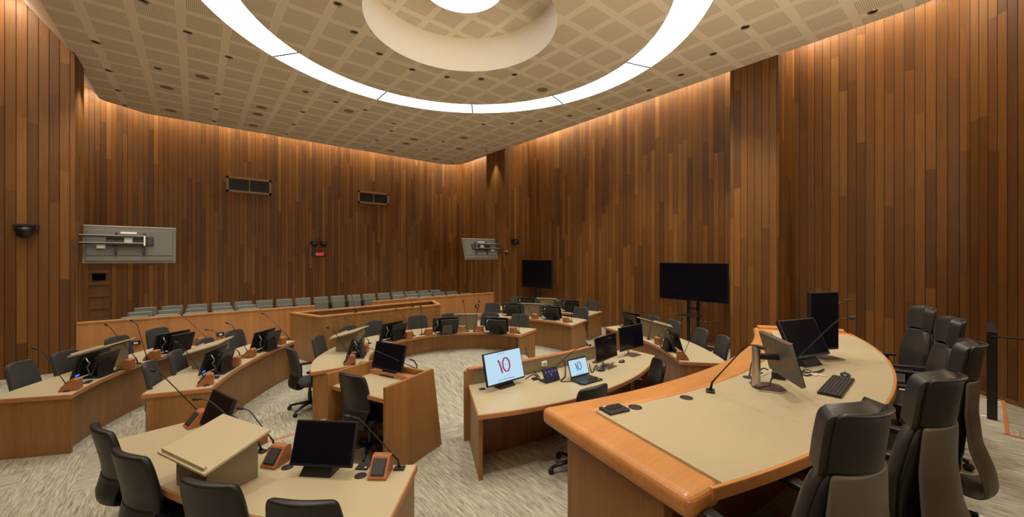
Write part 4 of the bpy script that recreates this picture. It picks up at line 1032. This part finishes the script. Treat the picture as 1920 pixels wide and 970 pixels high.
# clock and cameras
cx = onY(597, YB)[0]
t = thing('digital_clock', 'black wall clock with red glowing digits on the back wall', 'clock', (cx, YB-.01, 2.57))
MB().box((0, -.03, 0), (.52, .07, .20)).build('case', M['black'], t, bevel=.01)
SEG = {'1': 'bc', '2': 'abged', ':': ''}
dg = MB()
def seg(x, ch):
    w_, h_ = .035, .05
    pos = {'a': (0, h_, 1), 'g': (0, 0, 1), 'd': (0, -h_, 1), 'b': (w_, h_/2, 0), 'c': (w_, -h_/2, 0), 'e': (-w_, -h_/2, 0), 'f': (-w_, h_/2, 0)}
    for s in SEG[ch]:
        a, b_, hz = pos[s]; dg.box((x+a, -.068, b_), (.055, .006, .016) if hz else (.016, .006, .042))
for x, ch in ((-.14, '1'), (-.045, '2'), (.06, '2'), (.155, '2')): seg(x, ch)
for z in (-.02, .02): dg.box((.008, -.068, z), (.012, .006, .012))
dg.build('digits', M['red'], [c for c in t.children if c.name.startswith('case')][0])
def ptz(loc, rz, lab, s=1.0):
    t = thing('security_camera', lab, 'camera', loc, rz, 'black wall cameras')
    MB().box((0, -.04*s, .06*s), (.26*s, .08*s, .10*s)).box((0, -.12*s, .085*s), (.22*s, .14*s, .045*s)).build('bracket', M['black'], t, bevel=.008)
    MB().lathe([(0, .05*s), (.095*s, .05*s), (.10*s, .0), (.085*s, -.07*s), (.05*s, -.11*s), (0, -.12*s)], c=(0, -.14*s, 0), k=24).build('dome', M['black'], t, smooth=True)
    MB().lathe([(.028*s, 0), (.032*s, .03*s), (0, .03*s)], k=16, M=Matrix.Translation((0, -.235*s, -.02*s))@Matrix.Rotation(PI/2, 4, 'X')).build('lens', M['screen'], t)
    MB().box((.09*s, -.18*s, .09*s), (.03*s, .01*s, .03*s)).build('mark', M['white_p'], t)
for px, s in ((588.5, 'left one above the red clock'), (606, 'right one above the red clock')):
    x, d = onY(px, YB); ptz((x, YB, 2.98), 0, 'black camera on the back wall, '+s, 1.05)
x, d = onY(597, YB); t = thing('wall_sensor', 'tiny black sensor above the two cameras on the back wall', 'sensor', (x, YB, 3.24))
MB().box((0, -.02, 0), (.10, .04, .10)).build('case', M['black'], t, bevel=.01); MB().box((0, -.042, 0), (.04, .006, .04)).build('window', M['dmetal'], t)
ptz((onY(51, 12.4)[0], 12.4, 2.98), 0, 'black camera on the timber pier at the left edge', 1.25)
ptz((onY(963, 12.3)[0], 12.3, 3.06), 0, 'black camera on the far right timber pier', 1.1)
x = onY(948, 12.3)[0]; t = thing('wall_fitting', 'tiny black and white fitting on the far right pier below the camera', 'wall fitting', (x, 12.3, 2.64))  # small round fitting that gives no light
MB().lathe([(0, -.04), (.07, -.04), (.085, 0), (.07, .04), (0, .04)], c=(0, 0, 0), k=20, M=Matrix.Translation((0, -.04, 0))@Matrix.Rotation(PI/2, 4, 'X')).build('case', M['black'], t, smooth=True)
MB().box((.0, -.085, .04), (.05, .01, .05)).build('cover', M['white_p'], t)

# swing-arm televisions seen from behind
def arm_tv(loc, rz, label, mirror, W_=1.60, H_=.89, tilt=11, reach=.2):
    t = thing('wall_television', label, 'television', loc, rz, 'swing arm televisions')
    m = -1 if mirror else 1
    T = Matrix.Rotation(math.radians(tilt), 4, 'X')          # back faces local -Y
    MB().box((0, 0, 0), (W_, .035, H_), T).build('casing', M['tvback'], t, bevel=.008)
    MB().box((0, .02, 0), (W_-.02, .008, H_-.02), T).build('screen', M['screen'], t)
    MB().box((0, -.028, -.02), (W_-.12, .022, H_-.14), T).build('back_cover', M['tvback'], t, bevel=.006)
    MB().box((0, -.041, -.27), (W_-.14, .006, .014), T).build('seam', M['black'], t)
    MB().box((0, -.0, H_/2), (W_, .05, .012), T).build('top_edge', M['white_p'], t)
    MB().box((m*-.02, -.06, .09), (.80, .05, .22), T).build('wall_plate', M['dmetal'], t, bevel=.006)
    for x in (-.26, .22): MB().box((m*x, -.07, .02), (.035, .06, .52), T).build('bracket', M['black'], t, bevel=.004)
    for z in (.19, .02):
        ar = MB().box((m*-.42, -.14, z), (1.30, .05, .045)).build('arm', M['black'], t, bevel=.004); MB().box((m*-.42, -.142, z+.026), (1.30, .052, .012)).build('arm_lit_top', M['white_p'], ar)  # white strip paints the brightly lit top of the black arm
    MB().box((m*.235, -.12, .105), (.035, .10, .24)).build('hinge', M['metal'], t, bevel=.004)
    MB().box((m*-1.04, -.14, .10), (.05, .09, .34)).build('pivot', M['black'], t, bevel=.004)
    el = MB(); el.box((m*-.05, -.085, .27), (.28, .03, .05), T).box((m*-.50, -.075, -.06), (.14, .05, .10), T).box((m*-.05, -.10, .10), (.14, .05, .13), T)
    el.build('control_box', M['white_p'], t, bevel=.004)
arm_tv((-1.17, 12.95, 2.735), 0, 'grey backed television on a swing arm at the left timber pier', False, tilt=-11)
arm_tv((8.92, 12.9, 2.76), math.radians(-8), 'grey backed television on a swing arm at the far right timber pier', True, W_=1.50, tilt=-20)

# televisions on floor stands along the right wall
def stand_tv(x, y0, y1, z0, z1, label, rz):
    t = thing('television_stand_unit', label, 'television', (x, (y0+y1)/2, 0), rz)
    W_, H_ = y1-y0, z1-z0
    MB().box((0, 0, (z0+z1)/2), (W_, .06, H_)).build('casing', M['black'], t, bevel=.006)
    MB().box((0, .032, (z0+z1)/2+.005), (W_-.03, .004, H_-.04)).build('screen', M['screen'], t)
    for s in (-1, 1): MB().box((s*.13, -.07, (z0+.3)/2+.1), (.07, .05, z0+.6)).build('post', M['black'], t, bevel=.004)
    MB().box((0, .08, z0-.38), (.50, .32, .025)).build('shelf', M['dmetal'], t, bevel=.004)
    MB().box((0, -.06, z0-.2), (.3, .03, .04)).build('crossbar', M['black'], t)
    MB().box((0, .0, .04), (.95, .55, .05)).build('base', M['black'], t, bevel=.01)
    for a in (-.42, .42):
        MB().lathe([(.035, 0), (.035, .03), (0, .03)], c=(a, .22, 0), k=12).build('caster', M['rubber'], t)
stand_tv(10.30, 4.04, 5.87, 1.27, 2.29, 'wide black television on a floor stand against the right timber wall', PI/2)
stand_tv(10.40, 10.30, 12.0, 1.22, 2.33, 'black television on a floor stand in the far right corner', PI/2)

# handrail at the edge of the judges platform
t = thing('handrail', 'black steel handrail at the edge of the raised floor on the right', 'handrail', (6.86, -.06, 0))
for loc, w_ in (((6.81, -.06), .06), ((7.95, -.06), .06)):
    MB().box((loc[0], loc[1], (ZD if loc[0] < 7 else .3)+.49 if loc[0] < 7 else .95), (.012 if 0 else .022, .075, .97 if loc[0] < 7 else 1.3)).build('post', M['black'], t, world=True, bevel=.003)
MB().box((7.38, -.06, 1.605), (1.16, .075, .022)).build('top_rail', M['black'], t, world=True, bevel=.003)
MB().box((6.81, -1.0, 1.575), (.04, 1.9, .018)).build('side_rail', M['black'], t, world=True, bevel=.004)
MB().box((6.81, -1.93, ZD+.46), (.022, .06, .92)).build('post', M['black'], t, world=True, bevel=.003)
drop(sbp); drop(mop); drop(lep)
